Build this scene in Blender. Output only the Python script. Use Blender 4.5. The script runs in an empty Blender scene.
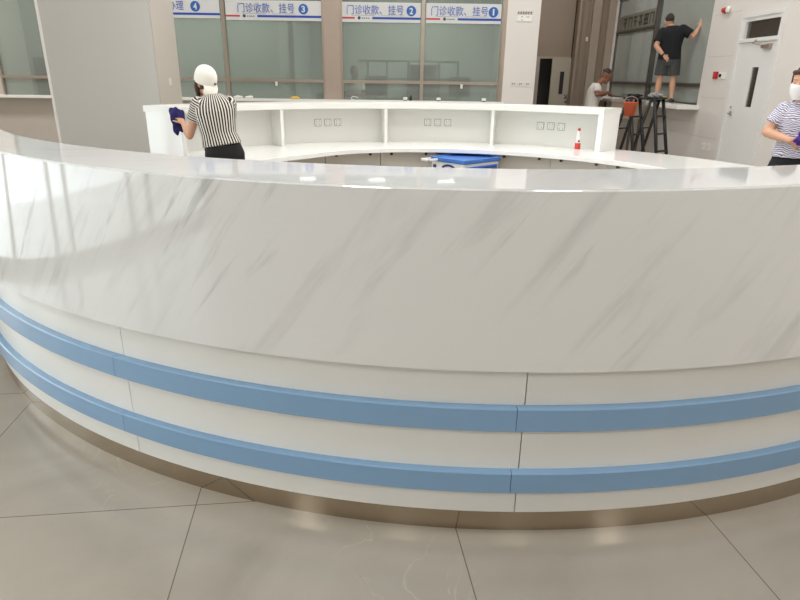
import bpy, bmesh, math, random
from mathutils import Vector, Matrix
random.seed(7)
SC = bpy.context.scene
COL = SC.collection
PI = math.pi
R_ = math.radians
V = Vector

# ------------------------------------------------------------------ materials
def newmat(name):
    m = bpy.data.materials.new(name); m.use_nodes = True
    nt = m.node_tree; b = nt.nodes['Principled BSDF']
    return m, nt, b

def srgb(r, g, b):
    f = lambda c: (c/255/12.92) if c/255 <= .04045 else ((c/255+.055)/1.055)**2.4
    return (f(r), f(g), f(b), 1)

def plain(name, rgb, rough=.5, metal=0, spec=.5, var=.04, scale=8, bump=0):
    m, nt, b = newmat(name)
    c = srgb(*rgb)
    n = nt.nodes.new('ShaderNodeTexNoise'); n.inputs['Scale'].default_value = scale; n.inputs['Detail'].default_value = 4
    tc = nt.nodes.new('ShaderNodeTexCoord'); nt.links.new(tc.outputs['Object'], n.inputs['Vector'])
    mx = nt.nodes.new('ShaderNodeMix'); mx.data_type = 'RGBA'
    mx.inputs[6].default_value = tuple(v*(1-var) for v in c[:3])+(1,)
    mx.inputs[7].default_value = tuple(min(1, v*(1+var)) for v in c[:3])+(1,)
    nt.links.new(n.outputs['Fac'], mx.inputs[0]); nt.links.new(mx.outputs[2], b.inputs['Base Color'])
    b.inputs['Roughness'].default_value = rough; b.inputs['Metallic'].default_value = metal
    b.inputs['Specular IOR Level'].default_value = spec
    if bump:
        bp = nt.nodes.new('ShaderNodeBump'); bp.inputs['Strength'].default_value = bump; bp.inputs['Distance'].default_value = .01
        nt.links.new(n.outputs['Fac'], bp.inputs['Height']); nt.links.new(bp.outputs['Normal'], b.inputs['Normal'])
    return m

def marble(name, base, vein, rough, strength=1.0, ang=52, spec=.8):
    m, nt, b = newmat(name); N = nt.nodes; L = nt.links
    uv = N.new('ShaderNodeUVMap')
    mp = N.new('ShaderNodeMapping'); mp.vector_type = 'POINT'
    mp.inputs['Rotation'].default_value = (0, 0, R_(-ang)); L.new(uv.outputs['UV'], mp.inputs['Vector'])
    # long soft streaks: stretched along the vein direction
    def streak(sx, sy, detail, lo, hi, dist, off):
        s = N.new('ShaderNodeMapping'); s.inputs['Scale'].default_value = (sx, sy, 1); s.inputs['Location'].default_value = (off, off*.7, 0)
        L.new(mp.outputs['Vector'], s.inputs['Vector'])
        n = N.new('ShaderNodeTexNoise'); n.inputs['Scale'].default_value = 1; n.inputs['Detail'].default_value = detail
        n.inputs['Distortion'].default_value = dist; n.inputs['Roughness'].default_value = .6
        L.new(s.outputs['Vector'], n.inputs['Vector'])
        r = N.new('ShaderNodeMapRange'); r.interpolation_type = 'SMOOTHSTEP'
        r.inputs['From Min'].default_value = lo; r.inputs['From Max'].default_value = hi
        L.new(n.outputs['Fac'], r.inputs['Value']); return r.outputs['Result']
    a = streak(.9, 7, 5, .50, .74, .3, 3.1)
    c = streak(1.9, 17, 4, .56, .72, .25, 7.7)
    g = streak(.8, 1.4, 2, .42, .66, 0, 1.3)
    def math_(op, x, y):
        q = N.new('ShaderNodeMath'); q.operation = op
        for i, t in enumerate((x, y)):
            if isinstance(t, (int, float)): q.inputs[i].default_value = t
            else: L.new(t, q.inputs[i])
        return q.outputs[0]
    fine = math_('MULTIPLY', c, g)
    tot = math_('ADD', math_('MULTIPLY', a, .30*strength), math_('MULTIPLY', fine, .55*strength))
    cl = N.new('ShaderNodeClamp'); L.new(tot, cl.inputs['Value'])
    mx = N.new('ShaderNodeMix'); mx.data_type = 'RGBA'; mx.inputs[6].default_value = srgb(*base); mx.inputs[7].default_value = srgb(*vein)
    L.new(cl.outputs['Result'], mx.inputs[0]); L.new(mx.outputs[2], b.inputs['Base Color'])
    b.inputs['Roughness'].default_value = rough; b.inputs['Specular IOR Level'].default_value = spec
    return m

def floor_mat():
    m, nt, b = newmat('floor_tile'); N = nt.nodes; L = nt.links
    tc = N.new('ShaderNodeTexCoord')
    mp = N.new('ShaderNodeMapping'); mp.inputs['Rotation'].default_value = (0, 0, R_(-7)); mp.inputs['Location'].default_value = FLOOR_OFF
    L.new(tc.outputs['Object'], mp.inputs['Vector'])
    br = N.new('ShaderNodeTexBrick'); br.offset = 0; br.squash = 1
    br.inputs['Scale'].default_value = 1; br.inputs['Brick Width'].default_value = .935; br.inputs['Row Height'].default_value = .935
    br.inputs['Mortar Size'].default_value = .0022; br.inputs['Mortar Smooth'].default_value = .3
    br.inputs['Color1'].default_value = (1, 1, 1, 1); br.inputs['Color2'].default_value = (.93, .93, .93, 1); br.inputs['Mortar'].default_value = (.38, .34, .29, 1)
    L.new(mp.outputs['Vector'], br.inputs['Vector'])
    n1 = N.new('ShaderNodeTexNoise'); n1.inputs['Scale'].default_value = 1.4; n1.inputs['Detail'].default_value = 7; n1.inputs['Distortion'].default_value = .8
    n2 = N.new('ShaderNodeTexNoise'); n2.inputs['Scale'].default_value = 3.2; n2.inputs['Detail'].default_value = 4; n2.inputs['Distortion'].default_value = 1.4
    L.new(tc.outputs['Object'], n1.inputs['Vector']); L.new(tc.outputs['Object'], n2.inputs['Vector'])
    r1 = N.new('ShaderNodeValToRGB'); r1.color_ramp.elements[0].position = .3; r1.color_ramp.elements[1].position = .72
    r1.color_ramp.elements[0].color = srgb(160, 153, 141); r1.color_ramp.elements[1].color = srgb(181, 174, 163)
    L.new(n1.outputs['Fac'], r1.inputs['Fac'])
    # thin pale veins where the noise crosses its middle
    r2 = N.new('ShaderNodeValToRGB'); e = r2.color_ramp.elements
    e[0].position = .488; e[0].color = (0, 0, 0, 1); e[1].position = .512; e[1].color = (0, 0, 0, 1)
    k = e.new(.5); k.color = (.5, .5, .5, 1)
    L.new(n2.outputs['Fac'], r2.inputs['Fac'])
    g = N.new('ShaderNodeTexNoise'); g.inputs['Scale'].default_value = 1.1; L.new(tc.outputs['Object'], g.inputs['Vector'])
    gr = N.new('ShaderNodeMapRange'); gr.inputs['From Min'].default_value = .5; gr.inputs['From Max'].default_value = .7; L.new(g.outputs['Fac'], gr.inputs['Value'])
    mu = N.new('ShaderNodeMath'); mu.operation = 'MULTIPLY'; L.new(r2.outputs['Color'], mu.inputs[0]); L.new(gr.outputs['Result'], mu.inputs[1])
    m1 = N.new('ShaderNodeMix'); m1.data_type = 'RGBA'; L.new(mu.outputs[0], m1.inputs[0]); L.new(r1.outputs['Color'], m1.inputs[6]); m1.inputs[7].default_value = srgb(222, 214, 200)
    m2 = N.new('ShaderNodeMix'); m2.data_type = 'RGBA'; m2.blend_type = 'MULTIPLY'; m2.inputs[0].default_value = 1
    L.new(m1.outputs[2], m2.inputs[6]); L.new(br.outputs['Color'], m2.inputs[7]); L.new(m2.outputs[2], b.inputs['Base Color'])
    b.inputs['Roughness'].default_value = .16; b.inputs['Specular IOR Level'].default_value = .45
    return m
# tile grid: lines through (-.75,1.9) and row line through (-.8,1.81), turned 7 degrees
_c, _s = math.cos(R_(-7)), math.sin(R_(-7))
_px, _py = _c*-.745-_s*1.815, _s*-.745+_c*1.815
FLOOR_OFF = (.935*20-_px, .935*20-_py, 0)

def glass_mat(name, tint, refl=.12, rough=.0, haze=0, haze_col=(.3, .35, .32, 1)):
    m = bpy.data.materials.new(name); m.use_nodes = True; nt = m.node_tree; N = nt.nodes; L = nt.links
    N.remove(N['Principled BSDF']); out = N['Material Output']
    t = N.new('ShaderNodeBsdfTransparent'); t.inputs['Color'].default_value = tint
    g = N.new('ShaderNodeBsdfGlossy'); g.inputs['Roughness'].default_value = rough; g.inputs['Color'].default_value = (1, 1, 1, 1)
    mx = N.new('ShaderNodeMixShader'); fr = N.new('ShaderNodeFresnel'); fr.inputs['IOR'].default_value = 1.5
    ad = N.new('ShaderNodeMath'); ad.operation = 'ADD'; ad.inputs[1].default_value = refl; ad.use_clamp = True
    L.new(fr.outputs[0], ad.inputs[0]); L.new(ad.outputs[0], mx.inputs[0])
    src = t.outputs[0]
    if haze:
        d = N.new('ShaderNodeBsdfDiffuse'); d.inputs['Color'].default_value = haze_col
        n = N.new('ShaderNodeTexNoise'); n.inputs['Scale'].default_value = 1.2
        tc = N.new('ShaderNodeTexCoord'); L.new(tc.outputs['Object'], n.inputs['Vector'])
        mr = N.new('ShaderNodeMapRange'); mr.inputs['To Min'].default_value = haze*.85; mr.inputs['To Max'].default_value = min(1, haze*1.15); L.new(n.outputs['Fac'], mr.inputs['Value'])
        mh = N.new('ShaderNodeMixShader'); L.new(mr.outputs['Result'], mh.inputs[0]); L.new(src, mh.inputs[1]); L.new(d.outputs[0], mh.inputs[2]); src = mh.outputs[0]
    L.new(src, mx.inputs[1]); L.new(g.outputs[0], mx.inputs[2]); L.new(mx.outputs[0], out.inputs['Surface'])
    return m

def brushed(name, rgb, rough=.22, metal=1):
    m, nt, b = newmat(name)
    tc = nt.nodes.new('ShaderNodeTexCoord'); mp = nt.nodes.new('ShaderNodeMapping'); mp.inputs['Scale'].default_value = (2, 2, 120)
    n = nt.nodes.new('ShaderNodeTexNoise'); n.inputs['Scale'].default_value = 3
    nt.links.new(tc.outputs['Object'], mp.inputs['Vector']); nt.links.new(mp.outputs['Vector'], n.inputs['Vector'])
    r = nt.nodes.new('ShaderNodeMapRange'); r.inputs['To Min'].default_value = rough*.8; r.inputs['To Max'].default_value = rough*1.2
    nt.links.new(n.outputs['Fac'], r.inputs['Value']); nt.links.new(r.outputs['Result'], b.inputs['Roughness'])
    b.inputs['Base Color'].default_value = srgb(*rgb); b.inputs['Metallic'].default_value = metal
    return m

def stripe_mat(name, c1, c2, duty=.5, wob=0, rough=.85):
    m, nt, b = newmat(name); N = nt.nodes; L = nt.links
    a = N.new('ShaderNodeAttribute'); a.attribute_name = 'stripe'
    src = a.outputs['Fac']
    if wob:
        tc = N.new('ShaderNodeTexCoord'); n = N.new('ShaderNodeTexNoise'); n.inputs['Scale'].default_value = 16; n.inputs['Detail'].default_value = 2
        L.new(tc.outputs['Object'], n.inputs['Vector'])
        q = N.new('ShaderNodeMath'); q.operation = 'MULTIPLY_ADD'; q.inputs[1].default_value = wob; L.new(n.outputs['Fac'], q.inputs[0]); L.new(src, q.inputs[2]); src = q.outputs[0]
    f = N.new('ShaderNodeMath'); f.operation = 'FRACT'; L.new(src, f.inputs[0])
    g = N.new('ShaderNodeMath'); g.operation = 'GREATER_THAN'; g.inputs[1].default_value = duty; L.new(f.outputs[0], g.inputs[0])
    mx = N.new('ShaderNodeMix'); mx.data_type = 'RGBA'; mx.inputs[6].default_value = srgb(*c1); mx.inputs[7].default_value = srgb(*c2)
    L.new(g.outputs[0], mx.inputs[0]); L.new(mx.outputs[2], b.inputs['Base Color']); b.inputs['Roughness'].default_value = rough
    return m

M = {}
M['marble'] = marble('white_marble', (218, 218, 216), (128, 128, 126), .06, .85)
M['marble_top'] = marble('white_marble_top', (214, 215, 216), (150, 152, 152), .04, .6)
M['panel'] = plain('white_lacquer', (228, 227, 222), .14, var=.015)
M['white'] = plain('white_board', (236, 236, 231), .3, var=.012)
M['white_gloss'] = plain('white_gloss', (245, 245, 243), .1, var=.01)
M['cream_board'] = plain('cream_board', (230, 230, 224), .4, var=.015)
M['cabinet'] = plain('cabinet_beige', (198, 193, 184), .4, var=.02)  # beige taken darker to carry the shade under the worktop
M['blue'] = plain('pale_blue_lacquer', (126, 160, 192), .2, var=.02)
M['steel'] = brushed('brushed_steel', (184, 170, 150), .12)
M['frame'] = brushed('pinkish_steel', (176, 164, 152), .35, .7)
M['frame_dark'] = brushed('dark_steel', (112, 108, 104), .4, .8)
M['column_steel'] = plain('satin_pink_steel', (176, 160, 148), .35, metal=.25, var=.05)
M['black'] = plain('black_plastic', (22, 22, 24), .4)
M['ladder'] = plain('black_paint', (26, 26, 28), .45)
M['wall'] = plain('wall_stone', (226, 221, 216), .28, var=.025, scale=1.5)
M['wall_back'] = plain('wall_stone_back', (200, 193, 184), .3, var=.03, scale=1.5)
M['wall_dark'] = plain('lobby_shaded_stone', (150, 134, 118), .35, var=.05, scale=1.5)  # lobby is unlit; that shade is mixed into this brown
M['pilaster'] = plain('lobby_pale_stone', (172, 158, 144), .35, var=.04)
M['pillar'] = plain('pillar_stone', (203, 202, 197), .2, var=.015, scale=1)
M['trim'] = plain('white_trim', (240, 238, 234), .3, var=.01)
M['ceil'] = plain('ceiling_white', (235, 234, 230), .8, var=.01)
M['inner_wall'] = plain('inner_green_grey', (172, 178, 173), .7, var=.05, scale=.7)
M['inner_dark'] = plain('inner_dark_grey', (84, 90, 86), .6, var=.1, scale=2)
M['door'] = plain('door_white', (226, 226, 224), .3, var=.01)
M['door_grey'] = plain('door_grey', (176, 168, 152), .45, var=.03)
M['dark_void'] = plain('opening_shade', (38, 34, 31), .6)  # near-black colour stands in for unlit space behind openings
M['dark_wood'] = plain('dark_door', (52, 44, 38), .35)
M['red'] = plain('red_plastic', (190, 40, 48), .4)
M['orange'] = plain('orange_plastic', (200, 92, 60), .5, var=.08)
M['blue_cloth'] = plain('navy_cloth', (34, 32, 92), .9, var=.25, scale=30, bump=.4)
M['purple_cloth'] = plain('purple_cloth', (74, 46, 140), .9, var=.2, scale=30, bump=.4)
M['grey_cloth'] = plain('grey_cloth', (150, 150, 150), .95, var=.2, scale=30, bump=.4)
M['skin'] = plain('skin', (205, 158, 130), .55, var=.05, scale=12)
M['skin_dark'] = plain('skin_tanned', (132, 88, 68), .55, var=.06, scale=12)
M['hair'] = plain('hair_brown', (62, 38, 28), .55, var=.3, scale=60)
M['hair_black'] = plain('hair_black', (50, 42, 38), .6, var=.3, scale=80)
M['eye'] = plain('eye_dark', (35, 28, 26), .3)
M['lip'] = plain('lip', (165, 96, 88), .5)
M['cap'] = plain('cap_white', (238, 235, 226), .8, var=.03)
M['shirt_black'] = plain('shirt_black', (22, 23, 27), .9, var=.15, scale=20)
M['shorts'] = plain('shorts_charcoal', (66, 69, 68), .9, var=.1, scale=30)
M['shirt_white'] = plain('shirt_white', (214, 210, 204), .9, var=.04)
M['pants_black'] = plain('pants_black', (20, 19, 22), .85)
M['stripe_bw'] = stripe_mat('shirt_stripes', (225, 220, 212), (22, 20, 24), .46)
M['stripe_wave'] = stripe_mat('shirt_wavy', (226, 224, 232), (122, 118, 150), .5, 3.2)
M['mask'] = plain('mask_white', (236, 236, 238), .8, var=.02)
M['shoe'] = plain('shoe_dark', (40, 38, 40), .6)
M['sole'] = plain('sole_white', (220, 215, 205), .6)
M['cart_blue'] = plain('cart_blue', (62, 116, 196), .35, var=.03)
M['cart_white'] = plain('cart_white', (232, 232, 228), .35, var=.01)
M['cart_navy'] = plain('cart_navy', (40, 56, 120), .4)
M['label_red'] = plain('label_red', (208, 62, 52), .4)
M['pet'] = plain('bottle_clear', (232, 226, 222), .15, var=.01)
M['banner'] = plain('banner_white', (212, 214, 214), .5, var=.015)
M['text_blue'] = plain('text_blue', (92, 112, 182), .5)
M['bar_blue'] = plain('bar_blue', (38, 74, 170), .5)
M['circle_blue'] = plain('circle_blue', (38, 98, 178), .5)
M['bar_red'] = plain('bar_red', (196, 62, 66), .5)
M['ink'] = plain('ink_grey', (60, 70, 84), .5)
M['sign_grey'] = plain('sign_grey', (120, 118, 106), .5, var=.06)
M['letter_dark'] = plain('letter_dark', (74, 74, 70), .5)
M['yellow'] = plain('yellow_plastic', (222, 186, 70), .5)
M['table_top'] = plain('table_grey', (150, 142, 134), .5, var=.05)
M['glass'] = glass_mat('window_glass', (.72, .78, .74, 1), .02, 0, .30, srgb(176, 184, 178))
M['frosted'] = glass_mat('hazy_glass', (.78, .86, .81, 1), .03, .0, .5, srgb(220, 230, 223))
M['door_glass'] = glass_mat('door_glass', (.5, .52, .5, 1), .03, 0, .4, srgb(96, 92, 84))
M['clear'] = glass_mat('clear_glass', (.92, .95, .95, 1), 0)
M['floor'] = floor_mat()

# ------------------------------------------------------------------ object helpers
ORG = {}
def tag(o, label=None, cat=None, group=None, kind=None):
    if label: o['label'] = label
    if cat: o['category'] = cat
    if group: o['group'] = group
    if kind: o['kind'] = kind
    return o

def thing(name, label, cat, loc=(0, 0, 0), group=None):
    o = bpy.data.objects.new(name, None); COL.objects.link(o); o.location = loc; o.empty_display_size = .1
    ORG[o] = V(loc); return tag(o, label, cat, group)

def link(name, me, mats, parent=None, org=None):
    if not isinstance(mats, (list, tuple)): mats = [mats]
    if not me.materials:
        for mm in mats: me.materials.append(mm)
    o = bpy.data.objects.new(name, me); COL.objects.link(o)
    if parent:
        o.parent = parent; off = ORG[parent]; ORG[o] = off
        if off.length: me.transform(Matrix.Translation(-off))
    elif org is not None:
        ORG[o] = V(org); me.transform(Matrix.Translation(-V(org))); o.location = org
    else: ORG[o] = V((0, 0, 0))
    return o

def obj(name, bm, mats, parent=None, org=None, smooth=False):
    me = bpy.data.meshes.new(name)
    bmesh.ops.recalc_face_normals(bm, faces=bm.faces)
    if smooth:
        for f in bm.faces: f.smooth = True
    bm.to_mesh(me); bm.free()
    return link(name, me, mats, parent, org)

def struct(name, bm, mats, parent=None, label=None, smooth=False):
    o = obj(name, bm, mats, parent, None, smooth)
    if not parent: o['kind'] = 'structure'
    if label: o['label'] = label
    return o

def BM(): return bmesh.new()

def box(bm, x0, x1, y0, y1, z0, z1, bev=0, mi=0, rot=None, piv=None):
    vs = [bm.verts.new((x, y, z)) for x in (x0, x1) for y in (y0, y1) for z in (z0, z1)]
    fs = [bm.faces.new([vs[i] for i in q]) for q in ((0, 1, 3, 2), (4, 6, 7, 5), (0, 4, 5, 1), (2, 3, 7, 6), (0, 2, 6, 4), (1, 5, 7, 3))]
    for f in fs: f.material_index = mi
    if rot is not None: bmesh.ops.rotate(bm, cent=piv, matrix=rot, verts=vs)
    if bev:
        es = list({e for f in fs for e in f.edges})
        r = bmesh.ops.bevel(bm, geom=es, offset=bev, segments=2, profile=.5, affect='EDGES')
        for f in r['faces']: f.material_index = mi
    return vs

def frame_axes(d):
    d = d.normalized(); u = V((0, 0, 1)) if abs(d.z) < .95 else V((0, 1, 0))
    a = d.cross(u).normalized(); b = a.cross(d).normalized(); return a, b

def tube(bm, pts, rad, n=10, mi=0, cap=True):
    pts = [V(p) for p in pts]
    rads = rad if isinstance(rad, (list, tuple)) else [rad]*len(pts)
    rings = []; pa = None
    for i, p in enumerate(pts):
        d = (pts[min(i+1, len(pts)-1)]-pts[max(i-1, 0)])
        a, b = frame_axes(d)
        if pa is not None:
            dn = d.normalized(); a = (pa-dn*pa.dot(dn)).normalized(); b = a.cross(dn).normalized()
        pa = a
        rings.append([bm.verts.new(p+a*math.cos(t*2*PI/n)*rads[i]+b*math.sin(t*2*PI/n)*rads[i]) for t in range(n)])
    for r0, r1 in zip(rings, rings[1:]):
        for t in range(n):
            f = bm.faces.new((r0[t], r0[(t+1) % n], r1[(t+1) % n], r1[t])); f.smooth = True; f.material_index = mi
    if cap:
        for r in (rings[0], rings[-1]):
            f = bm.faces.new(r); f.material_index = mi

def lathe(bm, prof, c, n=20, mi=0):
    rings = []
    for r, z in prof:
        rings.append([bm.verts.new((c[0]+r*math.cos(t*2*PI/n), c[1]+r*math.sin(t*2*PI/n), c[2]+z)) for t in range(n)])
    for r0, r1 in zip(rings, rings[1:]):
        for t in range(n):
            f = bm.faces.new((r0[t], r0[(t+1) % n], r1[(t+1) % n], r1[t])); f.smooth = True; f.material_index = mi
    for r in (rings[0], rings[-1]): bm.faces.new(r).material_index = mi

def sweep(prof, a0, a1, n=None, sharp=True):
    """prof: closed list of (C, R, z) swept round its own circle centre from a0 to a1 degrees; UV = (arc length, profile length)."""
    bm = BM(); uvl = bm.loops.layers.uv.new('UVMap')
    n = n or max(6, int(abs(a1-a0)/1.5))
    vl = [0]
    pr_ = [(C, C(-90)+r if callable(C) else r, z) for C, r, z in prof]
    for (C, r, z), (C2, r2, z2) in zip(pr_, pr_[1:]+pr_[:1]): vl.append(vl[-1]+math.hypot(r2-r, z2-z))
    cols = []
    for i in range(n+1):
        t = R_(a0+(a1-a0)*i/n)
        ring = []
        for C, r, z in prof:
            if callable(C): r = C(math.degrees(t))+r; C = C0
            ring.append(bm.verts.new((C[0]+r*math.cos(t), C[1]+r*math.sin(t), z)))
        cols.append(ring)
    k = len(prof)
    for i in range(n):
        for j in range(k):
            j2 = (j+1) % k
            f = bm.faces.new((cols[i][j], cols[i+1][j], cols[i+1][j2], cols[i][j2])); f.smooth = True
            for lp, (ii, jj) in zip(f.loops, ((i, j), (i+1, j), (i+1, j+1), (i, j+1))):
                lp[uvl].uv = (R_(a0+(a1-a0)*ii/n)*3.2, vl[jj])
    for c in (cols[0], cols[-1]): bm.faces.new(c)
    bm.normal_update()
    bmesh.ops.recalc_face_normals(bm, faces=bm.faces)
    for e in bm.edges:
        if len(e.link_faces) == 2 and e.calc_face_angle(0) > R_(28): e.smooth = False
    return bm

def copy_tree(o, parent=None):
    c = o.copy(); COL.objects.link(c)
    if parent: c.parent = parent
    for ch in [x for x in bpy.data.objects if x.parent == o]: copy_tree(ch, c)
    return c

# ------------------------------------------------------------------ reception counter (foreground)
C0 = (.37, 4.85)
CK = (.381, 4.928)
def ringfit(cx, cy, R, Rend):
    # radius about C0 of a slightly offset circle, eased to Rend towards the right hand end of the counter
    def fn(t):
        u = (math.cos(R_(t)), math.sin(R_(t))); dx, dy = cx-C0[0], cy-C0[1]; b = dx*u[0]+dy*u[1]
        r = b+math.sqrt(max(0, b*b-(dx*dx+dy*dy)+R*R)); w = max(0, min(1, (t+57)/17)); w = w*w*(3-2*w)
        return r+(Rend-r)*w
    return fn
CT = ringfit(.27, 4.44, 2.785, 3.2)
CB2 = ringfit(.328, 5.14, 3.08, 2.9)
A0, A1 = -149, -25
cnt = thing('reception_counter', 'curved white marble reception counter with two pale blue bands, standing in front', 'counter', (C0[0], C0[1]-3.1, 0))
RT = 0
obj('marble_front', sweep([(C0, 3.178, .656), (C0, 3.205, .656), (CT, RT, 1.207), (CT, RT-.003, 1.2105), (CT, RT-.012, 1.2105), (CT, RT-.027, 1.196)], A0, A1), M['marble'], cnt)
obj('marble_top', sweep([(CT, RT-.011, 1.204), (CT, RT-.011, 1.2118), (CB2, .004, 1.212), (CB2, 0, 1.208), (CB2, 0, 1.182), (CB2, .03, 1.182), (CB2, .03, 1.196)], A0, A1), M['marble_top'], cnt)
edges = [A0, -141.8, -115.9, -89.4, -63.5, -37.5, A1]
for a, b in zip(edges, edges[1:]):
    obj('white_panel', sweep([(C0, 3.145, .10), (C0, 3.168, .10), (C0, 3.17, .102), (C0, 3.17, .662), (C0, 3.145, .662)], a+.03, b-.03), M['panel'], cnt)
edges = [A0, -142.6, -116.4, -89.9, -62.9, -37.2, A1]
for z0, z1 in ((.199, .280), (.437, .522)):
    for a, b in zip(edges, edges[1:]):
        obj('blue_band', sweep([(C0, 3.166, z0), (C0, 3.195, z0), (C0, 3.199, z0+.004), (C0, 3.199, z1-.004), (C0, 3.195, z1), (C0, 3.166, z1)], a+.02, b-.02), M['blue'], cnt)
obj('kick_plate', sweep([(CK, 3.205, 0), (CK, 3.22, 0), (CK, 3.22, .112), (CK, 3.205, .112)], A0, A1), M['steel'], cnt)
obj('inner_panel', sweep([(CB2, .02, 0), (CB2, .036, 0), (CB2, .036, 1.184), (CB2, .02, 1.184)], A0, A1), M['cream_board'], cnt)
for a, s in ((A0, 1), (A1, -1)):
    obj('end_panel', sweep([(CB2, .037, .0), (C0, 3.1, .0), (CT, -.045, 1.18), (CB2, .037, 1.18)], a, a+s*.5, 2), M['white'], cnt)

# ------------------------------------------------------------------ worktop, hutch and base cabinets (far side of the ring)
ZW = .72
bm = BM()
def wr(a):
    pts = [(8, 2.3), (60, 2.3), (100, 2.32), (115, 2.27), (130, 2.1), (145, 2.06), (149, 2.12), (152, 2.3), (153, 2.5)]
    for (p, r), (q, s) in zip(pts, pts[1:]):
        if a <= q: return r+(s-r)*(a-p)/(q-p)
    return 2.5
n = 145
cols = []
for i in range(n+1):
    a = 10+(153-10)*i/n; t = R_(a); ro = 3.3
    prof = [(wr(a), ZW-.05), (wr(a)-.004, ZW-.046), (wr(a)-.004, ZW-.004), (wr(a), ZW), (ro-.004, ZW), (ro, ZW-.004), (ro, ZW-.05)]
    cols.append([bm.verts.new((C0[0]+r*math.cos(t), C0[1]+r*math.sin(t), z)) for r, z in prof])
for i in range(n):
    for j in range(7):
        f = bm.faces.new((cols[i][j], cols[i+1][j], cols[i+1][(j+1) % 7], cols[i][(j+1) % 7])); f.smooth = True
bm.faces.new(cols[0]); bm.faces.new(cols[-1])
bmesh.ops.recalc_face_normals(bm, faces=bm.faces)
for e in bm.edges:
    if len(e.link_faces) == 2 and e.calc_face_angle(0) > R_(28): e.smooth = False
wt = obj('worktop', bm, M['white_gloss'], org=(C0[0], C0[1]+2.7, ZW-.05))
obj('apron', sweep([(C0, 3.22, 0), (C0, 3.24, 0), (C0, 3.24, ZW-.05), (C0, 3.22, ZW-.05)], 10, 153), M['white'], wt)
tag(wt, 'glossy white curved worktop below the open shelves, sweeping forward on the right', 'worktop')

HA0, HA1 = 49, 153.6
hutch = thing('shelf_hutch', 'raised white open shelf unit with four bays of sockets on the curved worktop', 'shelf unit', (C0[0], C0[1]+3, ZW))
ZH = 1.19
obj('top_board', sweep([(C0, 2.85, ZH-.062), (C0, 2.846, ZH-.058), (C0, 2.846, ZH-.004), (C0, 2.85, ZH), (C0, 3.34, ZH), (C0, 3.34, ZH-.062)], HA0, HA1), M['white'], hutch)
obj('back_panel', sweep([(C0, 3.1, ZW), (C0, 3.12, ZW), (C0, 3.12, ZH-.062), (C0, 3.1, ZH-.062)], HA0+.4, HA1-.4), M['cream_board'], hutch)
obj('outer_panel', sweep([(C0, 3.276, ZW+.001), (C0, 3.296, ZW+.001), (C0, 3.296, ZH-.062), (C0, 3.276, ZH-.062)], HA0+1.2, HA1-1.2), M['white'], hutch)
for a in (75.3, 101.6, 127.6):
    obj('divider', sweep([(C0, 2.856, ZW), (C0, 3.1, ZW), (C0, 3.1, ZH-.062), (C0, 2.856, ZH-.062)], a-.35, a+.35, 2), M['white'], hutch)
for a, s in ((HA0, 1), (HA1, -1)):
    obj('end_panel', sweep([(C0, 2.85, ZW+.001), (C0, 3.314, ZW+.001), (C0, 3.314, ZH-.062), (C0, 2.85, ZH-.062)], a, a+s*1.1, 2), M['white_gloss'], hutch)
# sockets: square white plates with a grey outline and slots
def socket_bm(t, r, z, s=.043):
    bm = BM(); rot = Matrix.Rotation(t, 3, 'Z')
    def bx(u0, u1, w0, w1, d0, d1, mi):
        vs = box(bm, -d1, -d0, u0, u1, w0, w1, mi=mi)
        for v in vs: v.co = V((C0[0], C0[1], z))+rot @ (v.co+V((r, 0, 0)))
    bx(-s, s, -s, s, 0, .005, 1)
    bx(-s+.006, s-.006, -s+.006, s-.006, .004, .009, 0)
    for u in (-.018, .018):
        for w, h in ((.018, .008), (-.02, .011)):
            bx(u-.003, u+.003, w-h, w+h, .008, .0105, 1)
    for w in (.0,):
        bx(-.006, .006, w-.002, w+.002, .008, .0105, 1)
    return bm
M['socket_grey'] = plain('socket_grey', (150, 150, 146), .5)
for px_a in ((114.6,), (88.6,), (62.4,)):
    for k in (-1, 0, 1):
        obj('power_socket', socket_bm(R_(px_a[0]-k*2.35), 3.1, .955), [M['white'], M['socket_grey']], hutch)

# base cabinets, one per 16 degrees, below the worktop
ZC = ZW-.051
proto = None
order = ['first', 'second', 'third', 'fourth', 'fifth', 'sixth', 'seventh', 'eighth']
CABS = [144.8, 128.85, 112.9, 97.0, 65.3, 49.5, 33.65]
for i, a in enumerate(CABS):
    w = R_(7.94)*2.42
    if proto is None:
        root = thing('base_cabinet', 'x', 'cabinet', (0, 0, 0), 'base cabinets under the curved worktop')
        h = 7.9
        def loc_sweep(prof, a0, a1):
            b = sweep([((-2.42, 0), r, z) for r, z in prof], a0, a1, 6); return b
        obj('carcass', loc_sweep([(2.445, .08), (2.95, .08), (2.95, ZC), (2.445, ZC)], -h, h), M['cabinet'], root)
        obj('plinth', loc_sweep([(2.48, 0), (2.93, 0), (2.93, .08), (2.48, .08)], -h, h), M['black'], root)
        d = obj('front_panel', loc_sweep([(2.42, .09), (2.444, .09), (2.444, ZC-.004), (2.42, ZC-.004)], -h+.06, h-.06), M['cabinet'], root)
        for sd in (-1, 1):
            bm = BM(); t = R_(sd*4.9); rr = 2.42
            c = V((-2.42+rr*math.cos(t), rr*math.sin(t), ZC-.022)); dd = V((-math.cos(t), -math.sin(t), 0))
            tube(bm, [c, c+dd*.012, c+dd*.013, c+dd*.03], [.009, .009, .017, .017], 12)
            obj('knob', bm, M['black'], d)
        proto = root; r = root
    else: r = copy_tree(proto)
    t = R_(a); r.location = (C0[0]+2.42*math.cos(t), C0[1]+2.42*math.sin(t), 0); r.rotation_euler = (0, 0, t)
    r['label'] = 'beige base cabinet with black knobs under the curved worktop, %s from the left' % order[i]

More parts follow.
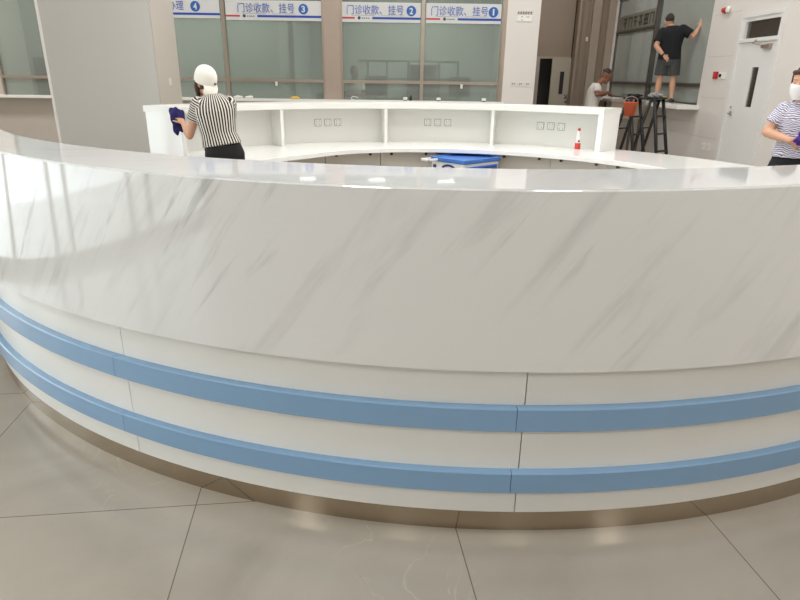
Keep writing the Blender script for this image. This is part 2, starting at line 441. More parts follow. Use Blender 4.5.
# ------------------------------------------------------------------ blue topped bedside cabinet inside the ring
bc = thing('bedside_cabinet', 'white bedside cabinet with a blue top and blue drawer, inside the counter ring', 'cabinet', (.80, 6.98, 0))
ux = V((.47, .43, 0)).normalized(); uy = V((-ux.y, ux.x, 0))
CB = V((.675, 6.61, 0)); WX, WY, HZ = .62, .53, .65     # front corner; right side runs along ux, left side along uy
ROT = Matrix(((ux.x, uy.x, 0), (ux.y, uy.y, 0), (0, 0, 1)))
def cbox(bm, x0, x1, y0, y1, z0, z1, bev=0, mi=0):
    r = bmesh.ops.create_cube(bm, size=1)['verts']
    for v in r: v.co = V((x0+(v.co.x+.5)*(x1-x0), y0+(v.co.y+.5)*(y1-y0), z0+(v.co.z+.5)*(z1-z0)))
    fs = list({f for v in r for f in v.link_faces})
    for f in fs: f.material_index = mi
    if bev:
        es = list({e for f in fs for e in f.edges})
        r2 = bmesh.ops.bevel(bm, geom=es, offset=bev, segments=2, profile=.5, affect='EDGES')
        for f in r2['faces']: f.material_index = mi
def cfin(bm):
    for v in bm.verts: v.co = CB+ROT @ v.co
    return bm
bm = BM(); cbox(bm, .015, WX-.015, .015, WY-.015, .06, HZ-.045, .01); body = obj('body', cfin(bm), M['cart_white'], bc)
bm = BM(); cbox(bm, 0, WX, 0, WY, HZ-.045, HZ-.012, .012)
cbox(bm, 0, WX, 0, .03, HZ-.02, HZ, .008); cbox(bm, 0, WX, WY-.03, WY, HZ-.02, HZ, .008); cbox(bm, 0, .03, .02, WY-.02, HZ-.02, HZ, .008); cbox(bm, WX-.03, WX, .02, WY-.02, HZ-.02, HZ, .008)
obj('blue_tray_top', cfin(bm), M['cart_blue'], bc)
bm = BM(); cbox(bm, .05, WX-.05, -.004, .02, HZ-.19, HZ-.075, .006)
dr = obj('drawer', cfin(bm), M['cart_blue'], bc)
bm = BM(); cbox(bm, .10, WX-.10, -.022, -.002, HZ-.105, HZ-.088, .006); obj('handle', cfin(bm), M['cart_navy'], dr)
bm = BM(); cbox(bm, .05, WX-.05, -.002, .02, .1, HZ-.21, .006); dd = obj('door', cfin(bm), M['cart_white'], bc)
bm = BM(); cbox(bm, .12, .14, -.02, 0, .25, .36, .004); obj('handle', cfin(bm), M['cart_blue'], dd)
bm = BM()
for k in range(13):
    t = k/12*PI
    cbox(bm, .006, .016, .12+.018*k, .142+.018*k, HZ-.135+.05*math.sin(t)**.5, HZ-.115+.05*math.sin(t)**.5)
obj('side_emblem', cfin(bm), M['cart_navy'], bc); bm = BM(); cbox(bm, .006, .016, WY-.09, WY-.07, HZ-.16, HZ-.085); cbox(bm, .006, .016, WY-.06, WY-.05, HZ-.16, HZ-.085)
obj('side_emblem', cfin(bm), M['cart_navy'], bc)
bm = BM(); cbox(bm, -.15, .02, WY-.02, WY+.0, HZ-.04, HZ-.012, .008); cbox(bm, -.15, -.125, WY-.13, WY, HZ-.04, HZ-.012, .008); cbox(bm, -.15, .02, WY-.13, WY-.107, HZ-.04, HZ-.012, .008)
obj('towel_rail', cfin(bm), M['cart_white'], bc)
for x in (.06, WX-.06):
    for y in (.06, WY-.06):
        bm = BM(); cbox(bm, x-.012, x+.012, y-.035, y+.035, 0, .06, .01); obj('caster', cfin(bm), M['black'], bc)

# ------------------------------------------------------------------ bottle on the worktop
bt = thing('drink_bottle', 'small clear drink bottle with red label and red cap on the worktop', 'bottle', (2.045, 7.20, ZW))
c = (2.045, 7.20, ZW)
bm = BM(); lathe(bm, [(.026, 0), (.031, .006), (.032, .1), (.030, .11), (.032, .125), (.031, .16), (.022, .19), (.013, .21), (.012, .225)], c); obj('bottle_body', bm, M['pet'], bt)
bm = BM(); lathe(bm, [(.033, .012), (.0335, .016), (.0335, .078), (.033, .082)], c); obj('bottle_label', bm, M['label_red'], bt)
bm = BM(); lathe(bm, [(.014, .218), (.016, .22), (.016, .243), (.014, .246)], c); obj('bottle_cap', bm, M['red'], bt)
bm = BM(); box(bm, c[0]-.012, c[0]+.012, c[1]-.0335, c[1]-.030, ZW+.096, ZW+.112); obj('bottle_logo', bm, M['black'], bt)

# ------------------------------------------------------------------ room shell
XL, XR, YB, ZC_ = -8.5, 5.0, -5.0, 4.5
YW = 11.3
bm = BM(); box(bm, -9, 8, -5.4, 16.4, -.1, 0); struct('floor', bm, M['floor'])
bm = BM(); box(bm, -9, 8, -5.4, 16.4, ZC_, ZC_+.1); struct('ceiling', bm, M['ceil'])
# left side: glazed entrance wall at X=-4.8 up to Y 6.6, then the hall widens to X=-8.5
XE = -4.55
bm = BM()
box(bm, XL-.2, XL, 6.6, 16.2, 0, ZC_); box(bm, XL, XE, 6.6, 6.75, 0, ZC_)
box(bm, XE-.15, XE, YB, -1.2, 0, ZC_); box(bm, XE-.15, XE, 6.3, 6.6, 0, ZC_); box(bm, XE-.15, XE, -1.2, 6.3, 3.3, ZC_)
struct('wall_left', bm, M['wall'])
bm = BM()
for y in (-1.17, .2, .6, 1.9, 2.25, 3.3, 4.3, 4.6, 5.5, 6.27): box(bm, XE-.12, XE-.04, y-.045, y+.045, 0, 3.3)
for z in (.06, 2.3, 3.26): box(bm, XE-.11, XE-.05, -1.2, 6.3, z-.06, z+.06)
struct('window_1', bm, M['frame'])
bm = BM(); box(bm, XE-.09, XE-.08, -1.18, 6.28, .1, 3.2); struct('window_pane', bm, M['clear'], bpy.data.objects['window_1'])

# rear wall (behind the camera)
bm = BM(); box(bm, XE, XR, YB-.2, YB, 0, ZC_); struct('wall_rear', bm, M['wall'])

# right wall X=5: window Y 10.75..15.6 z 1.1..3.2, door Y 8.66..9.76 z 0..2.4, dark opening Y 2..3.6
bm = BM()
T = .22
def rw(y0, y1, z0, z1): box(bm, XR, XR+T, y0, y1, z0, z1)
rw(YB, 1.7, 0, ZC_); rw(1.7, 3.7, 2.5, ZC_); rw(3.7, 8.66, 0, ZC_); rw(8.66, 9.76, 2.42, ZC_); rw(9.76, 10.76, 0, ZC_)
rw(10.76, 15.62, 0, 1.04); rw(10.76, 15.62, 3.25, ZC_); rw(15.62, 16.2, 0, ZC_)
struct('wall_right', bm, M['wall'])
bm = BM(); 
for z in (.62, 1.24, 1.86, 2.48): box(bm, XR-.0025, XR, 9.85, 10.66, z, z+.006)
for z in (.62, .83): box(bm, XR-.0025, XR, 10.66, 15.6, z, z+.006)
struct('trim_1', bm, M['wall_back'])
bm = BM(); box(bm, XR+.02, XR+.1, 1.7, 3.7, 0, 2.5); box(bm, XR-.01, XR+.02, 2.68, 2.72, 0, 2.5); struct('door_3', bm, M['dark_wood'])
# ledge below the window
bm = BM(); box(bm, 4.62, XR, 10.64, 15.7, 1.04, 1.11, .008); struct('trim_2', bm, M['trim'])
# window on right wall
bm = BM()
box(bm, XR+.05, XR+.12, 10.76, 10.80, 1.11, 3.25); box(bm, XR+.05, XR+.12, 15.57, 15.62, 1.11, 3.25)
box(bm, XR+.05, XR+.12, 10.76, 15.62, 3.2, 3.25); box(bm, XR+.05, XR+.12, 10.76, 15.62, 1.11, 1.135)
w3 = struct('window_2', bm, M['frame_dark'])
bm = BM(); box(bm, XR-.01, XR+.13, 13.08, 13.15, 1.11, 3.25); struct('window_mullion', bm, M['frame_dark'], w3)
bm = BM(); box(bm, XR+.03, XR+.06, 10.78, 15.6, 1.395, 1.455); struct('window_rail', bm, M['frame_dark'], w3)
bm = BM(); box(bm, XR+.08, XR+.09, 10.79, 13.08, 1.13, 3.21); struct('window_pane', bm, M['frosted'], w3)
bm = BM(); box(bm, XR+.08, XR+.09, 13.15, 15.58, 1.13, 3.21); struct('window_pane', bm, M['frosted'], w3)

# lobby back wall and side
YL = 15.8
bm = BM()
box(bm, 2.2, 3.27, YL, YL+.2, 0, ZC_); box(bm, 4.2, XR, YL, YL+.2, 0, ZC_); box(bm, 3.27, 4.2, YL, YL+.2, 1.97, ZC_)
struct('wall_lobby', bm, M['wall_dark'])
bm = BM(); box(bm, 4.08, 4.14, YL-.35, YL, 0, ZC_); box(bm, 4.08, 4.36, YL-.1, YL, 0, ZC_); struct('trim_3', bm, M['wall_dark'])
bm = BM(); box(bm, 4.48, 4.68, YL-.08, YL, 0, ZC_); struct('trim_4', bm, M['pilaster'])
bm = BM(); box(bm, 4.83, XR, YL-.16, YL, 0, ZC_); struct('trim_5', bm, M['pilaster'])
bm = BM(); box(bm, 1.9, 5.2, YL+.5, YL+.6, 0, 2.6); struct('wall_corridor', bm, M['dark_void'])  # dark sheet; the corridor's gloom is in its colour
# lobby double door: frame, one leaf closed, left side open
bm = BM(); box(bm, 3.24, 3.33, YL-.03, YL+.1, 0, 2.0); box(bm, 3.24, 4.22, YL-.02, YL+.1, 1.955, 2.0)
d2 = struct('door_2', bm, M['pilaster'])
bm = BM(); box(bm, 3.62, 3.84, YL-.08, YL-.04, 0, 1.97); box(bm, 3.94, 4.17, YL-.08, YL-.04, 0, 1.97); box(bm, 3.84, 3.94, YL-.08, YL-.04, 0, 1.14); box(bm, 3.84, 3.94, YL-.08, YL-.04, 1.66, 1.97)
lf = struct('door_leaf', bm, M['door_grey'], d2)
bm = BM(); box(bm, 3.835, 3.945, YL-.07, YL-.05, 1.135, 1.665); struct('vision_panel', bm, M['dark_void'], lf)
bm = BM()
for k in range(9): 
    x = 4.0+random.random()*.15; z = .93+random.random()*.22; s = .012+random.random()*.012; box(bm, x-s, x+s, YL-.083, YL-.079, z-s, z+s)
struct('sticker', bm, M['letter_dark'], lf)

# back wall with service windows. sill z 1.05..1.10
bm = BM()
def bw(x0, x1, z0, z1, y0=YW, y1=YW+.2): box(bm, x0, x1, y0, y1, z0, z1)
ZT = 3.3
bw(XL, 1.75, 0, 1.05); bw(XL, 1.75, ZT, ZC_)
bw(-7.55, -7.12, 1.05, ZT); bw(-4.95, -4.6, 1.05, ZT)
struct('wall_back', bm, M['wall_back'])
bm = BM(); box(bm, 1.75, 2.31, YW-.06, YW+.75, 0, ZC_); struct('pillar_right', bm, M['wall'])
bm = BM(); box(bm, 2.1, 2.31, YW+.75, YL, 0, ZC_); struct('wall_lobby_left', bm, M['wall_dark'])
bm = BM(); box(bm, 1.69, 1.76, YW-.05, YW+.06, 1.1, ZC_); struct('trim_6', bm, M['frame'])
bm = BM(); box(bm, XL, 1.78, YW-.2, YW+.12, 1.05, 1.095, .006); struct('trim_7', bm, M['trim'])
# steel column between windows
bm = BM(); box(bm, -1.385, -1.09, YW-.05, YW+.1, 1.09, ZC_, .01); struct('trim_8', bm, M['column_steel'])
WINS = [('window_3', -8.45, -7.55), ('window_4', -7.12, -4.95), ('window_5', -4.6, -3.10), ('window_6', -3.10, -1.385), ('window_7', -1.09, .325), ('window_8', .325, 1.70)]
for nm, x0, x1 in WINS:
    bm = BM()
    box(bm, x0, x0+.03, YW-.02, YW+.06, 1.095, ZT); box(bm, x1-.03, x1, YW-.02, YW+.06, 1.095, ZT)
    box(bm, x0, x1, YW-.02, YW+.06, ZT-.05, ZT)
    w = struct(nm, bm, M['frame'])
    bm = BM(); box(bm, x0+.03, x1-.03, YW-.035, YW+.0, 1.375, 1.425); struct('window_rail', bm, M['frame'], w)
    bm = BM(); box(bm, x0+.03, x1-.03, YW+.02, YW+.03, 1.095, 1.378); struct('window_pane', bm, M['glass'], w)
    bm = BM(); box(bm, x0+.03, x1-.03, YW+.02, YW+.03, 1.42, ZT-.05); struct('window_pane', bm, M['glass'], w)

# office behind the service windows
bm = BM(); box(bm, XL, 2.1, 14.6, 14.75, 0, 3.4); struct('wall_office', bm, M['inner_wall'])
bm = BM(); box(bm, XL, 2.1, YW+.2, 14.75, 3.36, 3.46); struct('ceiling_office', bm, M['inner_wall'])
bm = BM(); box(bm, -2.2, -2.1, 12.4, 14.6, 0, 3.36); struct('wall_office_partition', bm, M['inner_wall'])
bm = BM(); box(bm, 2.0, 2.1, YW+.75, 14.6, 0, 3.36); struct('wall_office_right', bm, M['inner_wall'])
# dispensary behind the right window
bm = BM(); box(bm, 7.3, 7.4, 9.8, 16.2, 0, 3.4); struct('wall_dispensary', bm, M['inner_wall'])
bm = BM(); box(bm, XR+T, 7.4, 9.8, 16.2, 3.36, 3.46); struct('ceiling_dispensary', bm, M['inner_wall'])
bm = BM(); box(bm, XR+T, 7.4, 9.78, 9.85, 0, 3.4); box(bm, XR+T, 7.4, 16.2, 16.3, 0, 3.4); struct('wall_dispensary_end', bm, M['inner_wall'])

# pillar on the left
bm = BM(); box(bm, -4.05, -2.81, 7.3, 8.02, 0, ZC_, .012); pil = struct('pillar_left', bm, M['pillar'])
bm = BM(); box(bm, -4.062, -4.035, 7.29, 7.315, 0, ZC_); struct('trim_9', bm, M['trim'])
bm = BM(); box(bm, -2.81, -2.803, 7.30, 8.02, 0, ZC_); struct('pillar_side_shade', bm, M['wall_back'])  # added thin sheet; its darker tone paints the shade on this side face
bm = BM(); box(bm, -2.803, -2.795, 7.62, 7.70, 1.36, 1.44, .003); box(bm, -2.797, -2.792, 7.64, 7.68, 1.385, 1.415, .001)
tag(obj('light_switch', bm, M['wall'], org=(-2.80, 7.66, 1.40)), 'small square switch plate on the side of the big left pillar', 'switch')

# door_1 in the right wall
bm = BM()
YA, YBn = 8.66, 9.76
box(bm, XR-.03, XR+.12, YBn-.06, YBn, 0, 2.42, .005); box(bm, XR-.03, XR+.12, YA, YA+.06, 0, 2.42, .005)
box(bm, XR-.028, XR+.12, YA+.002, YBn-.002, 2.36, 2.419); box(bm, XR-.028, XR+.12, YA+.002, YBn-.002, 2.03, 2.08)
box(bm, XR-.015, XR+.1, YA+.05, YBn-.05, 2.31, 2.37); box(bm, XR-.016, XR+.1, YBn-.14, YBn-.05, 2.07, 2.33); box(bm, XR-.016, XR+.1, YA+.05, YA+.10, 2.07, 2.33)
d1 = struct('door_1', bm, M['door'])
bm = BM(); box(bm, XR+.02, XR+.03, YA+.06, YBn-.06, 2.06, 2.34); struct('transom_pane', bm, M['door_glass'], d1)
bm = BM()
y0, y1 = YA+.06, YBn-.06
box(bm, XR+.0, XR+.05, y0, 9.08, 0, 2.03); box(bm, XR+.0, XR+.05, 9.25, y1, 0, 2.03); box(bm, XR, XR+.05, 9.08, 9.25, 0, 1.15); box(bm, XR, XR+.05, 9.08, 9.25, 1.69, 2.03)
lf = struct('door_leaf', bm, M['door'], d1)
bm = BM(); box(bm, XR+.02, XR+.03, 9.08, 9.25, 1.15, 1.69); struct('vision_panel', bm, M['door_glass'], lf)
bm = BM(); box(bm, XR+.3, XR+.34, 8.0, 10.2, 0, 2.5); struct('wall_door_recess', bm, M['dark_void'])  # near-black sheet paints the dark behind the door glass
bm = BM(); box(bm, XR-.01, XR, 9.575, 9.625, 1.01, 1.07, .003); tube(bm, [(XR-.01, 9.6, 1.04), (XR-.05, 9.6, 1.04), (XR-.055, 9.585, 1.04), (XR-.055, 9.50, 1.037)], .009, 8); tube(bm, [(XR-.012, 9.6, 1.13), (XR-.02, 9.6, 1.13)], .017, 10)
struct('door_handle', bm, M['frame'], lf)
bm = BM(); box(bm, XR-.05, XR, 8.86, 9.06, 1.93, 1.99, .006); tube(bm, [(XR-.03, 8.95, 1.965), (XR-.14, 9.12, 2.0), (XR-.02, 9.25, 2.05)], .009, 8)
struct('door_closer', bm, M['frame'], lf)
for z in (.25, 1.25, 1.8):
    bm = BM(); tube(bm, [(XR-.012, y0-.005, z-.06), (XR-.012, y0-.005, z+.06)], .01, 8); struct('hinge', bm, M['frame'], lf)

# small wall fittings on the right wall
t = thing('alarm_call_point', 'red square fire alarm call point on the right wall beside the white door', 'alarm', (XR, 10.25, 1.53))
bm = BM(); box(bm, XR-.035, XR, 10.2, 10.31, 1.53, 1.64, .006); obj('housing', bm, M['red'], t)
bm = BM(); box(bm, XR-.04, XR-.034, 10.225, 10.285, 1.555, 1.615, .003); obj('glass_face', bm, M['label_red'], t)
t = thing('phone_jack', 'white plate with a black round jack right beside the red alarm call point', 'socket', (XR, 10.08, 1.53))
bm = BM(); box(bm, XR-.014, XR, 9.93, 10.15, 1.53, 1.625, .004); obj('plate', bm, M['white'], t)
bm = BM(); tube(bm, [(XR-.012, 10.10, 1.58), (XR-.03, 10.10, 1.58)], .026, 12); obj('jack', bm, M['black'], t)
t = thing('alarm_strobe', 'small white and red alarm light high on the right wall above the call point', 'alarm', (XR, 10.3, 2.5))
bm = BM(); tube(bm, [(XR, 10.22, 2.53), (XR-.04, 10.22, 2.53), (XR-.05, 10.22, 2.53)], [.05, .05, .035], 16); obj('base', bm, M['white'], t)
bm = BM(); tube(bm, [(XR, 10.34, 2.53), (XR-.06, 10.34, 2.53)], [.05, .03], 16); obj('lens', bm, M['red'], t)
for y, nm in ((10.26, 'further from the door'), (10.09, 'nearer the door')):
    t = thing('wall_socket', 'white socket plate low on the right wall, the one '+nm, 'socket', (XR, y, .43), 'low wall sockets beside the white door')
    bm = BM(); box(bm, XR-.01, XR, y-.055, y+.055, .43, .54, .004); obj('plate', bm, M['white'], t)
    for dy in (-.02, .02):
        bm = BM(); box(bm, XR-.0115, XR-.009, y+dy-.004, y+dy+.004, .465, .5); obj('slot', bm, M['socket_grey'], t)
# lobby switch
bm = BM(); box(bm, 4.36-.005, 4.44, YL-.015, YL, 2.35, 2.45, .003)
tag(obj('light_switch', bm, M['white'], org=(4.4, YL, 2.4)), 'small pale switch plate high on the shaded brown lobby wall', 'switch')

# pier fittings
yp = YW-.06
t = thing('wall_notice', 'small white notice with grey lettering on the pale pier right of window 1', 'sign', (2.04, yp, 2.4))
bm = BM(); box(bm, 1.915, 2.17, yp-.012, yp, 2.40, 2.5, .003); obj('plate', bm, M['white'], t)
for q in ((1.99, 2.01, 2.468, 2.48), (1.995, 2.01, 2.42, 2.433), (2.07, 2.13, 2.47, 2.476)):
    bm = BM(); box(bm, q[0], q[1], yp-.014, yp-.011, q[2], q[3]); obj('print_mark', bm, M['ink'], t)
bm = BM()
for k in range(6):
    x = 1.925+k*.043; box(bm, x, x+.032, yp-.006, yp, 2.515, 2.522); box(bm, x+.012, x+.019, yp-.006, yp, 2.515, 2.565); box(bm, x, x+.032, yp-.006, yp, 2.54, 2.547); box(bm, x, x+.006, yp-.006, yp, 2.52, 2.545)
obj('raised_lettering', bm, M['sign_grey'], t)
for k, (x, w) in enumerate(((1.94, 'leftmost'), (2.065, 'middle'), (2.19, 'rightmost'))):
    t = thing('wall_socket', 'dark slotted socket on the pale pier right of window 1, %s of three' % w, 'socket', (x, yp, 1.36), 'three sockets on the pier')
    bm = BM(); box(bm, x-.045, x+.045, yp-.01, yp, 1.355, 1.445, .003); obj('plate', bm, M['wall'], t)
    bm = BM(); box(bm, x-.03, x+.026, yp-.012, yp-.009, 1.402, 1.414); box(bm, x-.022, x-.012, yp-.012, yp-.0095, 1.38, 1.404); box(bm, x+.014, x+.022, yp-.012, yp-.0095, 1.39, 1.404); obj('slot', bm, M['socket_grey'], t)

# ------------------------------------------------------------------ banners
def text_mesh(s, size, x, z, y, align='LEFT', weight=0.0, width=None, height=None):
    cu = bpy.data.curves.new('txt', 'FONT'); cu.body = s; cu.size = size; cu.align_x = align; cu.extrude = .001; cu.offset = weight
    o = bpy.data.objects.new('txt', cu); COL.objects.link(o); bpy.context.view_layer.update()
    dg = bpy.context.evaluated_depsgraph_get(); me = bpy.data.meshes.new_from_object(o.evaluated_get(dg)); bpy.data.objects.remove(o)
    xs = [v.co.x for v in me.vertices]; ys = [v.co.y for v in me.vertices]
    if width:
        kx = width/(max(xs)-min(xs)); ky = height/(max(ys)-min(ys))
        me.transform(Matrix.Diagonal((kx, ky, 1, 1)) @ Matrix.Translation((-min(xs) if align == 'LEFT' else -(min(xs)+max(xs))/2, -min(ys), 0)))
    me.transform(Matrix.Translation((x, y, z)) @ Matrix.Rotation(PI/2, 4, 'X')); me.materials.clear()
    return me
def banner(x0, x1, z0, num, text, tx0, cx, label, red=True):
    yb = YW-.004; z1 = z0+.31
    t = thing('window_banner', label, 'sign', ((x0+x1)/2, yb, z0), 'banners across the tops of the service windows')
    bm = BM(); box(bm, x0, x1, yb, yb+.006, z0, z1); obj('sheet', bm, M['banner'], t)
    if text:
        runs = [('门诊收款、', 0, .141*4.4-.02), ('挂号', .141*5, .141*2-.02)] if len(text) > 2 else [(text, 0, .141*2-.02)]
        for tx, off, wd in runs: link('lettering', text_mesh(tx, .165, tx0+off, z0+.118, yb-.003, weight=.0012, width=wd, height=.15), M['text_blue'], t)
    bm = BM(); lathe(bm, [(.082, 0), (.082, .004)], (0, 0, 0), 28)
    bmesh.ops.rotate(bm, cent=(0, 0, 0), matrix=Matrix.Rotation(PI/2, 3, 'X'), verts=bm.verts); bmesh.ops.translate(bm, vec=(cx, yb-.001, z0+.182), verts=bm.verts)
    cdisc = obj('number_disc', bm, M['circle_blue'], t)
    link('number', text_mesh(num, .135, cx, z0+.132, yb-.008, 'CENTER', .004, .028 if num == '1' else .062, .1), M['banner'], cdisc)
    bm = BM(); bx0 = x0
    if red:
        box(bm, x0+.0, x0+.24, yb-.003, yb, z0+.052, z0+.079); obj('red_bar', bm, M['bar_red'], t); bx0 = x0+.54; bm = BM()
        b2 = BM()
        lathe(b2, [(.026, 0), (.026, .003)], (0, 0, 0), 14); bmesh.ops.rotate(b2, cent=(0, 0, 0), matrix=Matrix.Rotation(PI/2, 3, 'X'), verts=b2.verts); bmesh.ops.translate(b2, vec=(x0+.315, yb, z0+.066), verts=b2.verts)
        for k in range(4): box(b2, x0+.36+k*.035, x0+.385+k*.035, yb-.003, yb, z0+.056, z0+.07)
        obj('logo', b2, M['ink'], t)
        b3 = BM()
        for k in range(2): box(b3, tx0+.08+k*.5, tx0+.08+k*.5+.4, yb-.002, yb, z0+.103, z0+.107)
        obj('fine_print', b3, M['sign_grey'], t)
    box(bm, bx0, x1, yb-.003, yb, z0+.048, z0+.083); obj('blue_bar', bm, M['bar_blue'], t)
TXT = '门诊收款、挂号'
banner(-4.55, -3.15, 2.385, '4', '办理', -4.02, -3.56, 'white window banner numbered 4 with a blue bar, beside the left pillar', False)
banner(-3.05, -1.39, 2.365, '3', TXT, -2.84, -1.72, 'white window banner with blue lettering and the number 3')
banner(-1.085, .28, 2.36, '2', TXT, -.98, .12, 'white window banner with blue lettering and the number 2')
banner(.375, 1.655, 2.36, '1', TXT, .46, 1.52, 'white window banner with blue lettering and the number 1')
# grey sign behind right window
t = thing('hanging_sign', 'dull grey sign strip with dark lettering across the top of the right hand window', 'sign', (XR+.2, 14.4, 2.52))
bm = BM(); box(bm, XR+.05, XR+.075, 13.18, 15.57, 2.53, 2.86); obj('board', bm, M['sign_grey'], t)
bm = BM(); box(bm, XR+.03, XR+.07, 13.18, 15.57, 2.5, 2.54); obj('lower_edge', bm, M['letter_dark'], t)
bm = BM()
def stroke(y, w0, w1, z0, z1): box(bm, XR+.042, XR+.051, y-w1, y-w0, z0, z1)
for k in range(6):
    y = 15.15-k*.31
    a = .0; b = .21; z0, z1 = 2.59, 2.8
    stroke(y, a, b, z1-.03, z1); 
    if k % 2 == 0: stroke(y, b/2-.02, b/2+.02, z0, z1); stroke(y, a, b, (z0+z1)/2-.015, (z0+z1)/2+.015)
    if k in (1, 4, 5): stroke(y, a, a+.035, z0, z1); stroke(y, b-.035, b, z0, z1)
    if k in (4,): stroke(y, a, b, z0, z0+.03)
    if k == 3: stroke(y, a, b, z0+.05, z0+.08); stroke(y, .05, .085, z0, z1); stroke(y, .14, .17, z0, z1)
obj('lettering', bm, M['letter_dark'], t)

# ------------------------------------------------------------------ things behind and on the service windows
def small_intercom(x, label):
    t = thing('intercom_speaker', label, 'intercom', (x, YW-.08, 1.095), 'small intercoms along the window sill')
    bm = BM(); box(bm, x-.03, x+.03, YW-.11, YW-.06, 1.095, 1.11, .004); obj('base', bm, M['black'], t)
    bm = BM(); box(bm, x-.038, x+.038, YW-.115, YW-.085, 1.11, 1.155, .01); obj('head', bm, M['cart_white'], t)
small_intercom(.04, 'small white intercom on the sill below banner 2')
small_intercom(.63, 'small white intercom on the sill below the left half of banner 1')
small_intercom(1.43, 'small white intercom on the sill near the pale pier')
t = thing('dark_bottle', 'small black bottle on the sill beside the intercom below banner 2', 'bottle', (.135, YW-.09, 1.095))
bm = BM(); lathe(bm, [(.022, 0), (.024, .005), (.024, .06), (.01, .075), (.01, .095)], (.135, YW-.09, 1.095), 12); obj('bottle_body', bm, M['black'], t)
for x, lab, mt in ((-2.92, 'crumpled white packet on the sill behind the woman in the cap', 'cart_white'), (-2.72, 'crumpled yellow and white packet on the sill below banner 3', 'cap'), (-1.9, 'flat yellowish packet on the sill nearer the steel column', 'yellow')):
    bm = BM(); bmesh.ops.create_icosphere(bm, subdivisions=2, radius=.05)
    for v in bm.verts: v.co = V((v.co.x*1.7*(1+random.uniform(-.15, .15)), v.co.y*.7, max(-.02, v.co.z*.5*(1+random.uniform(-.3, .3)))))+V((x, YW-.12, 1.117))
    tag(obj('packet', bm, M[mt], org=(x, YW-.12, 1.095)), lab, 'packet', 'packets on the window sill')
t = thing('cable_loop', 'thin pale cable loop on the sill below the left half of banner 2', 'cable', (-.86, YW-.1, 1.097))
bm = BM(); tube(bm, [(-.86+.06*math.cos(k/10*2*PI*.8), YW-.1, 1.125+.028*math.sin(k/10*2*PI*.8)) for k in range(11)], .006, 6); obj('loop', bm, M['cart_white'], t)
for x, w in ((-2.24, 'left of the steel column'), (1.03, 'in the window beside the pale pier')):
    bm = BM(); box(bm, x-.02, x+.02, YW-.05, YW-.03, 1.31, 1.38, .006)
    tag(obj('window_latch', bm, M['cart_white'], org=(x, YW-.04, 1.345)), 'small white latch hanging from the rail '+w, 'latch')
# desk, rack, monitors, chair, cabinet behind glass
t = thing('office_desk', 'long grey office desk dimly seen behind the service windows', 'desk', (0, 12.3, 0))
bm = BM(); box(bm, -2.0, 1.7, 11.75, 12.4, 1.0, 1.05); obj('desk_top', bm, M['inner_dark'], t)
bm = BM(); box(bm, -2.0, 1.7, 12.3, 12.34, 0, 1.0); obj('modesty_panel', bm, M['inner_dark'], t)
t = thing('reflected_rack', 'tall grey rack shape standing in for a reflection in the banner 2 window', 'rack', (.1, 13.6, 0))  # solid rack stands in for hall scaffolding mirrored in the glass
for x in (-.75, -.35, .1, .75, 1.15):
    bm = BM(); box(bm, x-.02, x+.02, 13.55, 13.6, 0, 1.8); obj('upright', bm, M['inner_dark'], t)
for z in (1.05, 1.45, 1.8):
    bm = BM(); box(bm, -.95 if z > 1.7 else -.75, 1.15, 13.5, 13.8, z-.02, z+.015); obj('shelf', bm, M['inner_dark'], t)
t = thing('white_cupboard', 'pale grey cupboard dimly seen inside the grey rack shape', 'cupboard', (.42, 13.9, 0))
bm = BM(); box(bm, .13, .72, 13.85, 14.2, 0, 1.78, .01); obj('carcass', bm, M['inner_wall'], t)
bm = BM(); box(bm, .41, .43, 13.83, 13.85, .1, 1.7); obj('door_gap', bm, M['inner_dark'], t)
for x, lab in ((-.52, 'dark monitor on the office desk behind the banner 2 window'), (1.06, 'dark monitor on the office desk behind the banner 1 window')):
    t = thing('monitor', lab, 'monitor', (x, 12.0, 1.05), 'monitors on the office desk')
    bm = BM(); box(bm, x-.2, x+.2, 11.98, 12.01, 1.15, 1.5, .006); obj('screen', bm, M['letter_dark'], t)
    bm = BM(); box(bm, x-.1, x+.1, 11.93, 12.08, 1.05, 1.065); box(bm, x-.02, x+.02, 12.0, 12.03, 1.06, 1.2); obj('stand', bm, M['black'], t)
t = thing('desk_panel', 'dark box on the sill against the steel column', 'box', (-1.47, YW+.3, 1.05))
bm = BM(); box(bm, -1.56, -1.4, YW+.08, YW+.3, 1.096, 1.2, .006); obj('body', bm, M['black'], t)
t = thing('drawer_cabinet', 'grey cabinet of many small drawers behind the right hand window', 'cabinet', (5.75, 12.0, 0))
bm = BM(); box(bm, 5.55, 5.95, 11.1, 12.35, 0, 2.05, .01); obj('carcass', bm, M['inner_dark'], t)
for k in range(4):
    for j in range(6):
        bm = BM(); y = 11.14+k*.3; z = .95+j*.17
        box(bm, 5.53, 5.56, y, y+.27, z, z+.14, .004); d = obj('drawer', bm, M['sign_grey'], t)
        bm = BM(); box(bm, 5.515, 5.535, y+.09, y+.18, z+.05, z+.08, .003); obj('handle', bm, M['black'], d)
t = thing('drawer_cabinet', 'low grey cabinet of small drawers behind the left window at the frame edge', 'cabinet', (-6.9, 12.6, 0))
bm = BM(); box(bm, -7.15, -6.7, 12.4, 12.8, 0, 1.75, .01); obj('carcass', bm, M['inner_dark'], t)
for k in range(2):
    for j in range(5):
        bm = BM(); box(bm, -7.12+k*.22, -6.93+k*.22, 12.385, 12.405, .98+j*.15, 1.1+j*.15, .004); obj('drawer', bm, M['letter_dark'], t)

